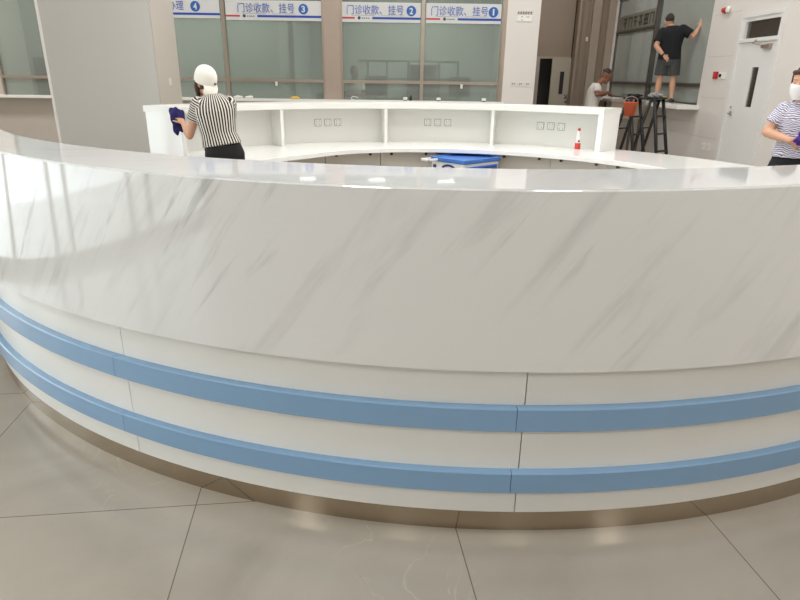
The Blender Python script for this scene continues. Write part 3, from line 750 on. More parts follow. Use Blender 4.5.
# ------------------------------------------------------------------ ladders, bucket, table
def ladder(loc, yaw, label):
    t = thing('step_ladder', label, 'ladder', (0, 0, 0), 'black step ladders below the window')
    w, h, sp = .125, 1.22, .30
    for s in (-1, 1):
        bm = BM(); tube(bm, [(s*(w+.04), -sp, 0), (s*w, -.03, h)], .027, 8); obj('front_rail', bm, M['ladder'], t)
        bm = BM(); tube(bm, [(s*(w+.04), sp, 0), (s*w, .03, h-.02)], .024, 8); obj('rear_leg', bm, M['ladder'], t)
    for k in range(4):
        f = .12+k*.22; y = -sp+(sp-.03)*f; ww = w+.04*(1-f)
        bm = BM(); box(bm, -ww, ww, y-.035, y+.03, f*h-.012, f*h+.012, .004); obj('tread', bm, M['ladder'], t)
    for f in (.25, .62):
        bm = BM(); tube(bm, [(-(w+.04*(1-f)), sp-(sp-.03)*f, f*h), (w+.04*(1-f), sp-(sp-.03)*f, f*h)], .011, 8); obj('rear_brace', bm, M['ladder'], t)
    bm = BM(); box(bm, -w-.02, w+.02, -.09, .09, h-.01, h+.02, .006); obj('top_cap', bm, M['ladder'], t)
    t.location = loc; t.rotation_euler = (0, 0, yaw); return t
ladder((3.66, 10.05, 0), R_(38), 'black step ladder with the orange bucket, the one nearer the shelf unit')
ladder((4.10, 10.22, 0), R_(38), 'black step ladder with a grey rag on top, under the man in black')
t = thing('bucket', 'orange bucket hanging on the front of a black step ladder', 'bucket', (3.53, 9.80, .97))
bc_ = (3.53, 9.80, .97)
bm = BM(); lathe(bm, [(.0, 0), (.075, 0), (.105, .19), (.112, .195), (.112, .205), (.1, .205), (.07, .01), (0, .01)], bc_, 24); obj('bucket_body', bm, M['orange'], t)
bm = BM(); tube(bm, [V(bc_)+V((.108*math.cos(k/10*PI), 0, .2+.09*math.sin(k/10*PI))) for k in range(11)], .005, 6); obj('bail_handle', bm, M['frame'], t)
def rag(name, c, r, sq, mat, label, seed, cat='rag', ztrim=None):
    rnd = random.Random(seed); bm = BM(); bmesh.ops.create_icosphere(bm, subdivisions=4, radius=1)
    ph = [(rnd.uniform(2, 6), V((rnd.uniform(-1, 1), rnd.uniform(-1, 1), rnd.uniform(-1, 1))).normalized(), rnd.uniform(0, 6)) for _ in range(7)]
    for v in bm.verts:
        n = v.co.normalized(); d = 1+.09*sum(math.sin(f*n.dot(a)*2+p) for f, a, p in ph)
        v.co = V(c)+V((n.x*sq[0], n.y*sq[1], n.z*sq[2]))*d*r
        if ztrim is not None: v.co.z = max(v.co.z, ztrim)
    return tag(obj(name, bm, mat, org=c, smooth=True), label, cat)
rag('cleaning_rag', (4.055, 10.19, 1.272), .09, (1.2, .8, .42), M['grey_cloth'], 'crumpled grey rag on top of the second step ladder', 3, 'rag', 1.241)
bm = BM(); box(bm, 4.19, 4.27, 10.26, 10.34, 1.241, 1.252, .003)
tag(obj('scraper', bm, M['yellow'], org=(4.23, 10.3, 1.241)), 'flat yellow scraper on the step ladder under the man in black', 'tool')
rag('cleaning_rag', (3.66, 10.05, 1.26), .09, (1.3, .8, .3), M['shirt_black'], 'dark crumpled rag on top of the ladder that holds the bucket', 5, 'rag', 1.241)
t = thing('work_table', 'plain grey work table in front of the man in the white shirt', 'table', (4.1, 12.15, 0))
bm = BM(); box(bm, 3.9, 4.55, 11.85, 12.4, 1.1, 1.15, .005); obj('table_top', bm, M['table_top'], t)
for x in (3.95, 4.5):
    for y in (11.9, 12.35):
        bm = BM(); box(bm, x-.02, x+.02, y-.02, y+.02, 0, 1.1); obj('leg', bm, M['frame_dark'], t)
bm = BM(); box(bm, 3.92, 4.53, 11.87, 11.89, .8, 1.1); obj('apron', bm, M['wall_dark'], t)
bm = BM(); box(bm, 4.2, 4.36, 12.0, 12.15, 1.15, 1.26, .01); tag(obj('small_carton', bm, M['sign_grey'], org=(4.28, 12.07, 1.15)), 'small grey carton on the work table', 'box')

# ------------------------------------------------------------------ people
def remesh(bm, voxel, smooth=4, mats=None):
    me = bpy.data.meshes.new('tmp'); bmesh.ops.recalc_face_normals(bm, faces=bm.faces); bm.to_mesh(me); bm.free()
    o = bpy.data.objects.new('tmp', me); COL.objects.link(o)
    m = o.modifiers.new('r', 'REMESH'); m.mode = 'VOXEL'; m.voxel_size = voxel; m.use_smooth_shade = True
    s = o.modifiers.new('s', 'SMOOTH'); s.iterations = smooth; s.factor = .5
    bpy.context.view_layer.update(); dg = bpy.context.evaluated_depsgraph_get()
    out = bpy.data.meshes.new_from_object(o.evaluated_get(dg)); bpy.data.objects.remove(o); bpy.data.meshes.remove(me)
    for p in out.polygons: p.use_smooth = True
    return out

def loft(bm, rings, n=20):
    """rings: (centre, half-axis vector a, half-axis vector b)"""
    rr = [[bm.verts.new(c+a*math.cos(t*2*PI/n)+b*math.sin(t*2*PI/n)) for t in range(n)] for c, a, b in rings]
    for r0, r1 in zip(rr, rr[1:]):
        for t in range(n): bm.faces.new((r0[t], r0[(t+1) % n], r1[(t+1) % n], r1[t]))
    bm.faces.new(rr[0]); bm.faces.new(rr[-1])

def ball(bm, c, r, sq=(1, 1, 1)):
    g = bmesh.ops.create_icosphere(bm, subdivisions=2, radius=r)['verts']
    for v in g: v.co = V((v.co.x*sq[0], v.co.y*sq[1], v.co.z*sq[2]))+V(c)

def limb(bm, pts, rads, n=14):
    """tapered chain with a ball at every joint; several stations per bone give muscle"""
    for (p, r), (q, s) in zip(zip(pts, rads), list(zip(pts, rads))[1:]):
        tube(bm, [p, q], [r, s], n)
    for p, r in zip(pts, rads): ball(bm, p, r*.99)

def hand(bm, w, d, nrm, k=1.0, curl=25, flip=1):
    """palm with four bent fingers and a thumb; nrm = direction the palm faces"""
    d = d.normalized(); nrm = (nrm-d*nrm.dot(d)).normalized(); s = d.cross(nrm).normalized()*flip
    loft(bm, [(w-d*.01*k, s*.026*k, nrm*.018*k), (w+d*.03*k, s*.036*k, nrm*.016*k), (w+d*.065*k, s*.041*k, nrm*.014*k), (w+d*.09*k, s*.038*k, nrm*.011*k)], 14)
    for i, (off, ln) in enumerate(((.030, .066), (.010, .076), (-.010, .072), (-.029, .056))):
        p = w+d*.083*k+s*off*k; dirn = (d+s*off*2.0).normalized(); pts = [p]; ang = 0
        for f in (.45, .32, .25):
            ang += R_(curl)
            pts.append(pts[-1]+(dirn*math.cos(ang)+nrm*math.sin(ang))*ln*f*k)
        limb(bm, pts, [.0092*k, .0088*k, .0082*k, .007*k], 8)
    p = w+d*.022*k+s*.03*k
    q = p+(d*.6+s*.75+nrm*.25).normalized()*.042*k; r = q+(d*.85+s*.3+nrm*.35).normalized()*.032*k
    limb(bm, [p, q, r], [.012*k, .0105*k, .0085*k], 8)

HEADP = [(-.005, .022, .028, .05), (.012, .042, .05, .042), (.035, .054, .066, .028), (.07, .063, .082, .014), (.105, .069, .092, .003), (.14, .073, .097, -.004), (.175, .07, .094, -.008), (.205, .056, .076, -.01), (.225, .034, .048, -.01), (.234, .012, .018, -.01)]
def head_rings(hb, up, fw, k, grow=1.0, lo=-1, shift=(0, 0)):
    rt = fw.cross(up).normalized(); out = []
    for h, w, dp, f in HEADP:
        if h < lo: continue
        out.append((hb+up*(h*k+shift[1])+fw*(f*k+shift[0]), rt*w*k*grow, fw*dp*k*grow))
    return out
def make_head(bm, hb, up, fw, k):
    rt = fw.cross(up).normalized()
    loft(bm, head_rings(hb, up, fw, k), 22)
    # nose, brow, chin, ears
    P = lambda r, f, u: hb+rt*r*k+fw*f*k+up*u*k
    limb(bm, [P(0, .088, .118), P(0, .106, .088), P(0, .104, .08)], [.008*k, .013*k, .012*k], 8)
    for s in (-1, 1):
        ball(bm, P(s*.013, .098, .079), .009*k)
        limb(bm, [P(s*.045, .076, .132), P(s*.018, .091, .134)], [.008*k, .009*k], 8)
        limb(bm, [P(s*.04, .066, .088), P(s*.03, .075, .085)], [.016*k, .012*k], 8)
        loft(bm, [(P(s*.066, -.006, .072), fw*.010*k, rt*.008*k), (P(s*.073, -.010, .09), fw*.016*k, rt*.010*k), (P(s*.076, -.014, .112), fw*.020*k, rt*.010*k), (P(s*.073, -.012, .13), fw*.012*k, rt*.008*k)], 10)
    limb(bm, [P(-.018, .082, .05), P(.018, .082, .05)], [.008*k, .008*k], 8)
    ball(bm, P(0, .075, .014), .017*k)
def face_marks(me_list, hb, up, fw, k):
    """eyes, brows and mouth as separate small shells joined to the body mesh"""
    rt = fw.cross(up).normalized(); P = lambda r, f, u: hb+rt*r*k+fw*f*k+up*u*k
    b = BM()
    for s in (-1, 1): ball(b, P(s*.031, .082, .116), .0105*k)
    n1 = len(b.faces)
    for s in (-1, 1): limb(b, [P(s*.046, .078, .139), P(s*.018, .096, .141)], [.004*k, .005*k], 6)
    n2 = len(b.faces)
    limb(b, [P(-.024, .083, .047), P(0, .093, .049), P(.024, .083, .047)], [.004*k, .007*k, .004*k], 8)
    b.faces.ensure_lookup_table()
    for i, f in enumerate(b.faces): f.material_index = 1 if i < n2 else 2; f.smooth = True
    return b

def lerp(a, b, t): return a+(b-a)*t

class Figure:
    def __init__(s, name, label, loc, J, build='f', k=1.0, skin='skin', voxel=.007):
        s.J = {n: V(p) for n, p in J.items()}; s.k = k; s.skin = skin; s.voxel = voxel
        s.root = thing('person', label, 'person', loc)
        s.male = build == 'm'; s.hk = k*(1.1 if s.male else 1.0)
        J = s.J
        s.hipR = (J['hipR']-J['hipL']).normalized(); s.shR = (J['shR']-J['shL']).normalized()
        s.hipc = (J['hipR']+J['hipL'])/2; s.shc = (J['shR']+J['shL'])/2
        s.waist = J.get('waist', lerp(s.hipc, s.shc, .42)); s.neck = J['neck']; s.hb = J['head']
        s.fw = V(J['face']).normalized(); s.up = V(J['hup']).normalized(); s.fw = (s.fw-s.up*s.fw.dot(s.up)).normalized()
    def torso(s, grow=0.0, lo=0.0, hi=1.0, top=True):
        k = s.k; m = s.male
        # station along hip->waist->shoulder, half width, half depth
        st = [(-.22, .150, .108), (0, .172, .118), (.18, .162, .112), (.42, .138 if not m else .150, .100 if not m else .112), (.62, .152 if not m else .168, .112 if not m else .118), (.8, .168 if not m else .188, .116 if not m else .120), (.92, .168 if not m else .194, .100 if not m else .104), (.99, .140 if not m else .162, .084), (1.05, .092 if not m else .105, .066), (1.10, .055, .052)]
        out = []
        for t, w, d in st:
            if t < lo or t > hi+.06: continue
            if t < .42: c = lerp(s.hipc, s.waist, t/.42)
            else: c = lerp(s.waist, s.shc, (t-.42)/.58)
            ax = (s.shc-s.hipc).normalized()
            rt = lerp(s.hipR, s.shR, max(0, min(1, t))).normalized(); rt = (rt-ax*rt.dot(ax)).normalized(); fd = ax.cross(rt).normalized()
            out.append((c, rt*(w*k+grow), fd*(d*k+grow)))
        return out
    def armroot(s, side):
        a = s.J['sh'+side]; return lerp(a, s.shc, .13)-(s.shc-s.hipc).normalized()*.034*s.k
    def arm(s, side, grow=0, to=2.0, full=True):
        J = s.J; k = s.k; e, w = J['elb'+side], J['wr'+side]; a = s.armroot(side); m = 1.12 if s.male else 1
        pts = [a, lerp(a, e, .35), lerp(a, e, .75), e, lerp(e, w, .3), lerp(e, w, .75), w]; rad = [.050, .047, .041, .038, .040, .030, .025]
        rad = [r*k*m+grow for r in rad]
        if to < 1:
            q = lerp(a, e, to); i = 1 if to < .35 else 2
            return [a, lerp(a, e, to*.55), q], [rad[0], lerp(rad[0], rad[1], .8), rad[i]+.006]
        return pts, rad
    def leg(s, side, grow=0, to=2.0):
        J = s.J; k = s.k; h, n, a = J['hip'+side], J['kn'+side], J['an'+side]
        pts = [h, lerp(h, n, .4), lerp(h, n, .8), n, lerp(n, a, .3), lerp(n, a, .75), a]; rad = [.092, .080, .062, .054, .056, .038, .034]
        rad = [r*k+grow for r in rad]
        if to < 2:
            m = int(to*7); return pts[:m], rad[:m]
        return pts, rad
    def body(s, hands, face=True, legs=True):
        bm = BM(); J = s.J; k = s.k
        loft(bm, s.torso(-.004))
        for sd in 'LR':
            limb(bm, *s.arm(sd)); w = J['wr'+sd]; d, nr, cu, fl = hands[sd]; hand(bm, w, V(d), V(nr), k*1.0, cu, fl)
            if legs:
                limb(bm, *s.leg(sd)); an = J['an'+sd]; t = V(J['toe'+sd]).normalized()
                limb(bm, [an+V((0, 0, -.035*k))-t*.03*k, an+V((0, 0, -.045*k))+t*.08*k, an+V((0, 0, -.055*k))+t*.15*k], [.036*k, .034*k, .024*k], 10)
        hm = s.hb+s.up*.05*k-s.fw*.012*k
        limb(bm, [s.neck-V((0, 0, .02)), lerp(s.neck, hm, .5), hm], [.062*k, .053*k, .052*k])
        make_head(bm, s.hb, s.up, s.fw, s.hk)
        me = remesh(bm, s.voxel, 3)
        if face:
            b = BM(); b.from_mesh(me)
            for f in b.faces: f.material_index = 0
            fm = face_marks(None, s.hb, s.up, s.fw, s.hk); t = bpy.data.meshes.new('t'); fm.to_mesh(t); fm.free(); b.from_mesh(t); b.to_mesh(me); b.free()
        me.materials.clear()
        return link('body', me, [M[s.skin], M['eye'], M['lip']], s.root)
    def cloth(s, name, bm, mat, voxel=None, smooth=5, parent=None):
        me = remesh(bm, voxel or s.voxel, smooth); me.materials.clear(); return me
    def shirt(s, mat, sleeve=.55, lo=-.05, grow=.014, stripe=None, nst=26):
        bm = BM(); loft(bm, s.torso(grow, lo, 1.05))
        for sd in 'LR':
            p, r = s.arm(sd, grow-.002, sleeve); limb(bm, p[:2], r[:2]); tube(bm, p, r, 14); ball(bm, p[0], r[0])
        me = remesh(bm, s.voxel, 9); me.materials.clear()
        if stripe:
            at = me.attributes.new('stripe', 'FLOAT', 'POINT'); ax = (s.shc-s.hipc).normalized(); L = (s.shc-s.hipc).length
            rt = (s.shR-ax*s.shR.dot(ax)).normalized(); fd = ax.cross(rt).normalized(); vals = []
            for v in me.vertices:
                p = v.co; rel = p-s.hipc; h = rel.dot(ax)
                if h < .42*L: c = lerp(s.hipc, s.waist, h/(.42*L))
                else: c = lerp(s.waist, s.shc, (h/L-.42)/.58)
                q = p-c; x, y = q.dot(rt), q.dot(fd)
                val = None
                for sd in 'LR':
                    a, e = s.armroot(sd), s.J['elb'+sd]; ln = (e-a).length; d = (e-a)/ln; tt = (p-a).dot(d); dist = (p-a-d*tt).length
                    if abs(x) > .135*s.k and dist < .10*s.k and tt > -.3 and (tt > .10 or h > .9*L or abs(x) > .18*s.k): val = tt/(.021 if stripe == 'v' else .0145)
                if val is None:
                    val = math.atan2(x, -y)/(2*PI)*nst if stripe == 'v' else h/.0145
                vals.append(val)
            at.data.foreach_set('value', vals)
        return link('shirt', me, mat, s.root)
    def bottoms(s, name, mat, to=2.0, grow=.012, hi=.24):
        bm = BM(); loft(bm, s.torso(grow-.002, -1, hi))
        for sd in 'LR':
            p, r = s.leg(sd, grow, to)
            if to < 2: r = [x+.012*i for i, x in enumerate(r)]
            limb(bm, p[:-1], r[:-1]); tube(bm, p, r, 14)
        me = remesh(bm, s.voxel, 3); me.materials.clear(); return link(name, me, mat, s.root)
    def shoes(s, mat, sole):
        k = s.k
        for sd in 'LR':
            an = s.J['an'+sd]; t = V(s.J['toe'+sd]).normalized(); sdv = t.cross(V((0, 0, 1))); g = an.z-.085*k; U = V((0, 0, 1))
            bm = BM(); B = V((an.x, an.y, g))
            loft(bm, [(B-t*.07*k+U*.045*k, sdv*.030*k, U*.030*k), (B-t*.05*k+U*.052*k, sdv*.038*k, U*.045*k), (B+U*.052*k, sdv*.041*k, U*.048*k), (B+t*.07*k+U*.045*k, sdv*.046*k, U*.038*k), (B+t*.14*k+U*.035*k, sdv*.046*k, U*.027*k), (B+t*.18*k+U*.03*k, sdv*.030*k, U*.018*k)], 14)
            sh = link('shoe', remesh(bm, .006, 2), mat, s.root); sh.data.materials.clear(); sh.data.materials.append(mat)
            bm = BM(); loft(bm, [(B+U*.0, (sdv*.044)*k, t*.125*k), (B+U*.014*k, sdv*.046*k, t*.13*k)], 20)
            for v in bm.verts: v.co += t*.055*k
            obj('sole', bm, sole, sh)
    def hairpiece(s, mat, grow=1.09, lo=.1, shift=(-.014, .008), extra=None):
        bm = BM(); loft(bm, head_rings(s.hb, s.up, s.fw, s.hk, grow, lo, shift), 22)
        if extra: extra(bm)
        me = remesh(bm, .006, 3); me.materials.clear(); return link('hair', me, mat, s.root)

# --- woman in the white cap, seen from behind, wiping the end of the shelf unit
def make_cap_woman():
    k = .96; X, Y = -1.66, 5.72
    J = dict(hipL=(-1.735, Y-.02, .80), hipR=(-1.575, Y+.02, .80), waist=(-1.695, Y, .98), shL=(-1.872, Y-.03, 1.27), shR=(-1.585, Y+.075, 1.275), neck=(-1.755, Y+.03, 1.315),
             head=(-1.795, Y+.07, 1.31), face=(-.80, .60, -.12), hup=(-.12, .06, 1),
             elbL=(-1.975, Y+.02, .955), wrL=(-2.07, Y+.165, 1.05), elbR=(-1.68, Y+.30, 1.0), wrR=(-1.84, Y+.36, 1.08),
             knL=(-1.74, Y+.0, .45), knR=(-1.57, Y+.04, .45), anL=(-1.74, Y-.04, .085), anR=(-1.57, Y-.0, .085), toeL=(-.4, .9, 0), toeR=(-.25, .95, 0))
    f = Figure('person', 'woman in a white cap and black and white striped shirt wiping the shelf unit', (X, Y, 0), J, 'f', k)
    f.body(dict(L=((-.5, .6, .45), (-.6, .55, -.3), 30, 1), R=((-.75, .5, .1), (0, .5, -.8), 25, -1)))
    f.bottoms('trousers', M['pants_black'], hi=.30)
    f.shirt(M['stripe_bw'], .5, .10, .026, 'v', 34)
    f.shoes(M['shoe'], M['sole'])
    rt = f.fw.cross(f.up).normalized()
    def ex(bm):   # long strands falling forward beside the face and a gathered tail under the cap
        for s in (-1, 1):
            P = lambda r, w, u: f.hb+rt*r*k+f.fw*w*k+f.up*u*k
            limb(bm, [P(s*.066, .02, .15), P(s*.070, .035, .08), P(s*.060, .045, .0), P(s*.055, .05, -.05)], [.022*k, .026*k, .02*k, .008*k], 8)
    f.hairpiece(M['hair'], 1.05, .05, (-.016, -.012), ex)
    # cap worn with its brim over the nape
    bm = BM(); up = (f.up-f.fw*.5).normalized(); fw = (f.fw-up*f.fw.dot(up)).normalized(); hb = f.hb+f.up*.112*k-f.fw*.012*k
    rings = []
    for h, g in ((.0, 1.0), (.03, 1.02), (.06, 1.0), (.095, .94), (.125, .80), (.15, .55), (.163, .25)):
        rings.append((hb+up*h*k, rt*.094*k*g, fw*.121*k*g))
    loft(bm, rings, 24); me = remesh(bm, .006, 3); me.materials.clear(); cap = link('cap', me, M['cap'], f.root)
    bm = BM(); n = 10; back = -fw
    top = []; bot = []
    for i in range(n+1):
        a = (i/n-.5)*2*R_(52)
        e = hb+rt*math.sin(a)*.094*k+back*math.cos(a)*.122*k+up*.012*k
        ln = .085*math.cos(a*1.25)+.012
        tip = e+(back*.28-up*.96-rt*.10).normalized()*ln*1.35*k+rt*math.sin(a)*.005
        top.append((bm.verts.new(e), bm.verts.new(lerp(e, tip, .5)+back*.012), bm.verts.new(tip)))
        bot.append((bm.verts.new(e-back*.005), bm.verts.new(lerp(e, tip, .5)+back*.006), bm.verts.new(tip-back*.006)))
    for i in range(n):
        for j in range(2):
            bm.faces.new((top[i][j], top[i+1][j], top[i+1][j+1], top[i][j+1])); bm.faces.new((bot[i][j], bot[i][j+1], bot[i+1][j+1], bot[i+1][j]))
        bm.faces.new((top[i][2], top[i+1][2], bot[i+1][2], bot[i][2])); bm.faces.new((top[i][0], bot[i][0], bot[i+1][0], top[i+1][0]))
    bm.faces.new((top[0][0], top[0][1], top[0][2], bot[0][2], bot[0][1], bot[0][0])); bm.faces.new((top[n][0], bot[n][0], bot[n][1], bot[n][2], top[n][2], top[n][1]))
    obj('brim', bm, M['cap'], cap, smooth=True)
    bm = BM(); p = hb+back*.128*k+up*.035*k-rt*.0*k
    ball(bm, p+rt*.01, .009, (1, 1, 1)); tube(bm, [p-rt*.0+rt*.02, p+rt*.05-back*.012], .003, 6)
    obj('cap_emblem', bm, M['black'], cap)
make_cap_woman()
# folded blue cloth over the end edge of the shelf unit
rag('cleaning_cloth', (-2.165, 6.0, 1.075), .08, (.75, .8, 1.45), M['blue_cloth'], 'crumpled navy blue cleaning cloth in the hand of the woman in the cap', 11, 'cloth')

# --- man in black standing on the ledge, cleaning the window
def make_ledge_man():
    k = .93; Z = 1.11; X, Y = 4.74, 11.42
    r = V((.92, -.38, 0)); f_ = V((.38, .92, 0))
    P = lambda a, b, z: tuple(V((X-.06, Y, Z))+r*a+f_*b+V((0, 0, z)))
    J = dict(hipL=P(-.085, 0, .73), hipR=P(.085, 0, .73), waist=P(-.005, -.0, .93), shL=P(-.20, 0, 1.20), shR=P(.165, -.0, 1.25), neck=P(-.025, .02, 1.26), head=P(-.085, .06, 1.235), face=tuple(f_*.9-r*.25+V((0, 0, -.1))), hup=(-.04, .05, 1),
             elbL=P(-.245, -.10, .95), wrL=P(-.09, -.17, .79), elbR=P(.335, -.02, 1.105), wrR=P(.415, .03, 1.27),
             knL=P(-.105, .0, .40), knR=P(.115, .0, .40), anL=P(-.12, -.02, .08), anR=P(.14, -.02, .08), toeL=(.1, 1, 0), toeR=(.55, .8, 0))
    g = Figure('person', 'man in a black t-shirt and grey shorts standing on the window ledge', (X-.06, Y, Z), J, 'm', k)
    g.body(dict(L=((.75, -.15, -.65), (-.2, .9, 0), 22, 1), R=((.15, .2, 1), (.7, .6, 0), 10, 1)))
    g.bottoms('shorts', M['shorts'], .45, .024, .3)
    g.shirt(M['shirt_black'], .72, -.0, .036)
    g.shoes(M['shoe'], M['sole'])
    g.hairpiece(M['hair_black'], 1.012, .1, (-.008, .003))
    bm = BM(); w = V(J['wrL']); e = V(J['elbL']); d = (w-e).normalized(); tube(bm, [w-d*.03, w-d*.006], .033, 12)
    obj('wristband', bm, M['black'], g.root)
make_ledge_man()

# --- man in the white shirt bending over the work table
def make_table_man():
    k = .95; X, Y = 3.62, 12.12
    J = dict(hipL=(X-.02, Y+.08, .86), hipR=(X-.02, Y-.08, .86), waist=(X+.0, Y, 1.06), shL=(X+.06, Y+.19, 1.37), shR=(X+.02, Y-.19, 1.38), neck=(X+.09, Y, 1.43), head=(X+.155, Y, 1.46), face=(.75, -.1, -.75), hup=(.5, 0, .8),
             elbL=(X+.14, Y+.22, 1.18), wrL=(X+.30, Y+.10, 1.25), elbR=(X-.0, Y-.27, 1.23), wrR=(X+.22, Y-.18, 1.27),
             knL=(X, Y+.08, .45), knR=(X, Y-.08, .45), anL=(X-.04, Y+.08, .085), anR=(X-.04, Y-.08, .085), toeL=(1, .1, 0), toeR=(1, -.1, 0))
    g = Figure('person', 'man in a white t-shirt bending over the work table with lowered head', (X, Y, 0), J, 'm', k, 'skin_dark')
    g.body(dict(L=((.9, -.3, -.2), (0, -.3, -1), 30, 1), R=((.9, .3, -.25), (0, .3, -1), 30, 1)))
    g.bottoms('trousers', M['shorts'], hi=.3)
    g.shirt(M['shirt_white'], .6, -.05, .02)
    g.shoes(M['shoe'], M['sole'])
    g.hairpiece(M['hair_black'], 1.02, .12, (-.012, .006))
make_table_man()

# --- masked woman at the right edge
def make_mask_woman():
    k = .97; X, Y = 3.13, 4.88
    r = V((-.92, .39, 0)); f_ = V((-.39, -.92, 0))     # r = her right hand side
    P = lambda a, b, z: tuple(V((X, Y, 0))+r*a+f_*b+V((0, 0, z)))
    J = dict(hipL=P(-.085, 0, .86), hipR=P(.085, 0, .86), waist=P(0, .01, 1.05), shL=P(-.165, 0, 1.325), shR=P(.165, 0, 1.325), neck=P(.03, .02, 1.375), head=P(.075, .055, 1.395), face=tuple(f_*.8+r*.45+V((0, 0, -.2))), hup=(-.06, -.10, 1),
             elbL=P(-.25, .04, 1.10), wrL=P(-.11, .22, 1.08), elbR=P(.245, .02, 1.125), wrR=P(.095, .19, 1.08),
             knL=P(-.09, 0, .47), knR=P(.09, 0, .47), anL=P(-.10, -.03, .085), anR=P(.10, -.03, .085), toeL=tuple(f_-r*.2), toeR=tuple(f_+r*.2))
    g = Figure('person', 'woman in a white face mask and wavy striped shirt at the right edge', (X, Y, 0), J, 'f', k)
    g.body(dict(L=(tuple(r*.9+f_*.3), (0, 0, 1), 40, -1), R=(tuple(-r*.9+f_*.35+V((0, 0, -.05))), tuple(-f_+V((0, 0, .3))), 40, -1)))
    g.bottoms('trousers', M['pants_black'], hi=.32)
    g.shirt(M['stripe_wave'], .62, .08, .026, 'h', 30)
    g.shoes(M['shoe'], M['sole'])
    rt = g.fw.cross(g.up).normalized(); Q = lambda a, w, u: g.hb+rt*a*k+g.fw*w*k+g.up*u*k
    def ex(bm):
        for s in (-1, 1): limb(bm, [Q(s*.068, -.0, .16), Q(s*.076, -.02, .1), Q(s*.06, -.05, .03)], [.022, .022, .014], 8)
        limb(bm, [Q(0, -.1, .12), Q(0, -.1, .04), Q(0, -.08, -.02)], [.05, .045, .02], 10)
        limb(bm, [Q(-.055, .06, .185), Q(0, .085, .19), Q(.055, .06, .185)], [.018, .018, .018], 8)
    g.hairpiece(M['hair'], 1.07, .1, (-.016, .010), ex)
    bm = BM()
    loft(bm, [(Q(0, .05, -.012), rt*.040*k, g.fw*.055*k), (Q(0, .048, .03), rt*.062*k, g.fw*.066*k), (Q(0, .042, .07), rt*.070*k, g.fw*.079*k), (Q(0, .036, .1), rt*.069*k, g.fw*.084*k)], 20)
    me = remesh(bm, .005, 3); me.materials.clear(); mk = link('face_mask', me, M['mask'], g.root)
    for s in (-1, 1):
        for u in (.09, .03):
            bm = BM(); tube(bm, [Q(s*.062, .055, u), Q(s*.076, .02, .09+.2*(u-.09)), Q(s*.082, -.015, .11)], .003, 6); obj('ear_loop', bm, M['mask'], mk)
    # dark neckline band
    bm = BM(); c = g.J['neck']; pts = [c+rt*.082*math.cos(t/16*2*PI)+g.fw*.072*math.sin(t/16*2*PI)+V((0, 0, -.018-.045*max(0, math.sin(t/16*2*PI))**2)) for t in range(17)]
    tube(bm, pts, .007, 6); obj('neckband', bm, M['hair_black'], g.root)
    return P
Pm = make_mask_woman()
rag('cleaning_cloth', Pm(.0, .235, 1.10), .07, (1.2, .7, .75), M['purple_cloth'], 'crumpled purple cloth held by the masked woman', 21, 'cloth')

# --- person dimly seen standing in the office
def make_office_person():
    k = .95; X, Y = -1.0, 13.0
    J = dict(hipL=(X+.085, Y, .86), hipR=(X-.085, Y, .86), waist=(X, Y, 1.05), shL=(X+.17, Y, 1.36), shR=(X-.17, Y, 1.36), neck=(X, Y-.01, 1.41), head=(X+.01, Y-.04, 1.44), face=(.5, -.8, -.2), hup=(.05, -.1, 1),
             elbL=(X+.23, Y-.06, 1.12), wrL=(X+.12, Y-.25, 1.15), elbR=(X-.23, Y-.06, 1.12), wrR=(X-.08, Y-.26, 1.12),
             knL=(X+.09, Y, .47), knR=(X-.09, Y, .47), anL=(X+.1, Y+.03, .085), anR=(X-.1, Y+.03, .085), toeL=(.2, -1, 0), toeR=(-.2, -1, 0))
    g = Figure('person', 'person in a pale shirt dimly seen behind the banner 2 window', (X, Y, 0), J, 'm', k, 'skin_dark', .009)
    g.body(dict(L=((-.5, -.8, -.1), (0, .2, -1), 25, 1), R=((.5, -.8, -.1), (0, .2, -1), 25, -1)))
    g.bottoms('trousers', M['pants_black'], hi=.3); g.shirt(M['shirt_white'], .6, -.05, .018); g.shoes(M['shoe'], M['sole']); g.hairpiece(M['hair_black'], 1.04, .1, (-.012, .006))
make_office_person()

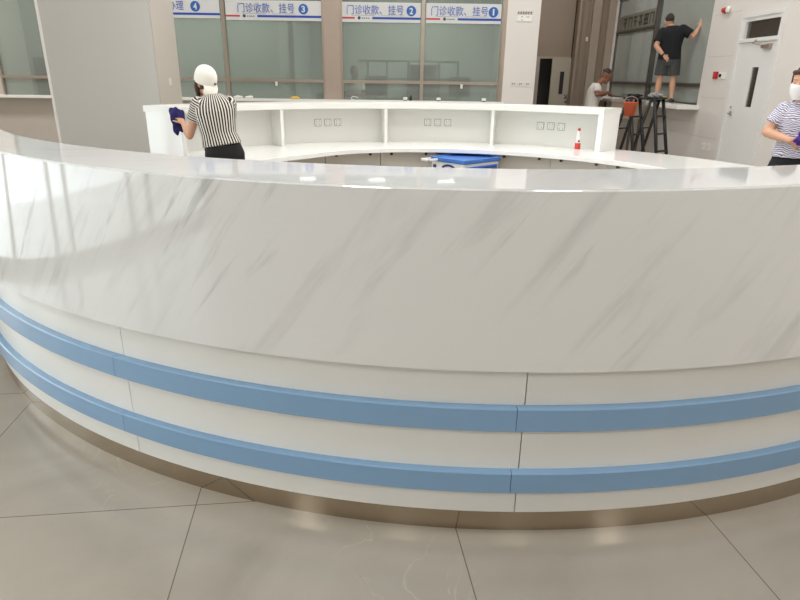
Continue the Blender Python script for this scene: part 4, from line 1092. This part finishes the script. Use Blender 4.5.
# ------------------------------------------------------------------ light
w = bpy.data.worlds.new('World'); SC.world = w; w.use_nodes = True
nt = w.node_tree; bg = nt.nodes['Background']; bg.inputs['Color'].default_value = (.94, .97, 1, 1); bg.inputs['Strength'].default_value = 4.2
def area(x, y, z, sx, sy, e, rot=(0, 0, 0), col=(1, .985, .965)):
    l = bpy.data.lights.new('ceiling_or_fill_lamp', 'AREA'); l.shape = 'RECTANGLE'; l.size = sx; l.size_y = sy; l.energy = e; l.color = col
    o = bpy.data.objects.new('ceiling_or_fill_lamp', l); COL.objects.link(o); o.location = (x, y, z); o.rotation_euler = rot; return o
for x in (-3.4, -.9, 1.6, 4.0):
    for y in (-2.5, .8, 4.1, 7.4, 10.0):
        area(x, y, 4.47, .6, .6, 24 if y < 1 else 19)
area(-6.6, 9, 4.47, .8, .8, 90)  # fill light added to lift the dark left part of the back wall
area(.4, 5.4, 4.45, 3.2, 3.2, 95)  # broad fill added over the ring to brighten the hutch
area(3.4, 13.6, 4.45, .8, .8, 40)  # fill light added because the lobby came out too dark
area(-3.6, 13.2, 3.34, 1.5, .4, 50); area(.2, 12.8, 3.34, 1.5, .4, 85); area(-6.2, 13.2, 3.34, 1.5, .4, 60)  # added fills so the office looks lighter through the glass
area(5.45, 13.2, 3.34, .3, 4.0, 75)  # added fill strip, lights the drawer fronts behind the right window

# ------------------------------------------------------------------ camera
cam = bpy.data.cameras.new('camera'); co = bpy.data.objects.new('camera', cam); COL.objects.link(co)
cam.sensor_fit = 'HORIZONTAL'; cam.sensor_width = 36; cam.lens = 600/800*36; cam.clip_start = .05
p, r = R_(20.45), R_(.85)
f = V((0, math.cos(p), -math.sin(p))); R0 = V((1, 0, 0)); U0 = V((0, math.sin(p), math.cos(p)))
cr = R0*math.cos(r)+U0*math.sin(r); cu = cr.cross(f)
mw = Matrix((( cr.x, cu.x, -f.x, 0), (cr.y, cu.y, -f.y, 0), (cr.z, cu.z, -f.z, 1.5), (0, 0, 0, 1)))
co.matrix_world = mw
SC.camera = co
SC.view_settings.view_transform = 'Standard'; SC.view_settings.look = 'None'; SC.view_settings.exposure = .17; SC.view_settings.gamma = 1
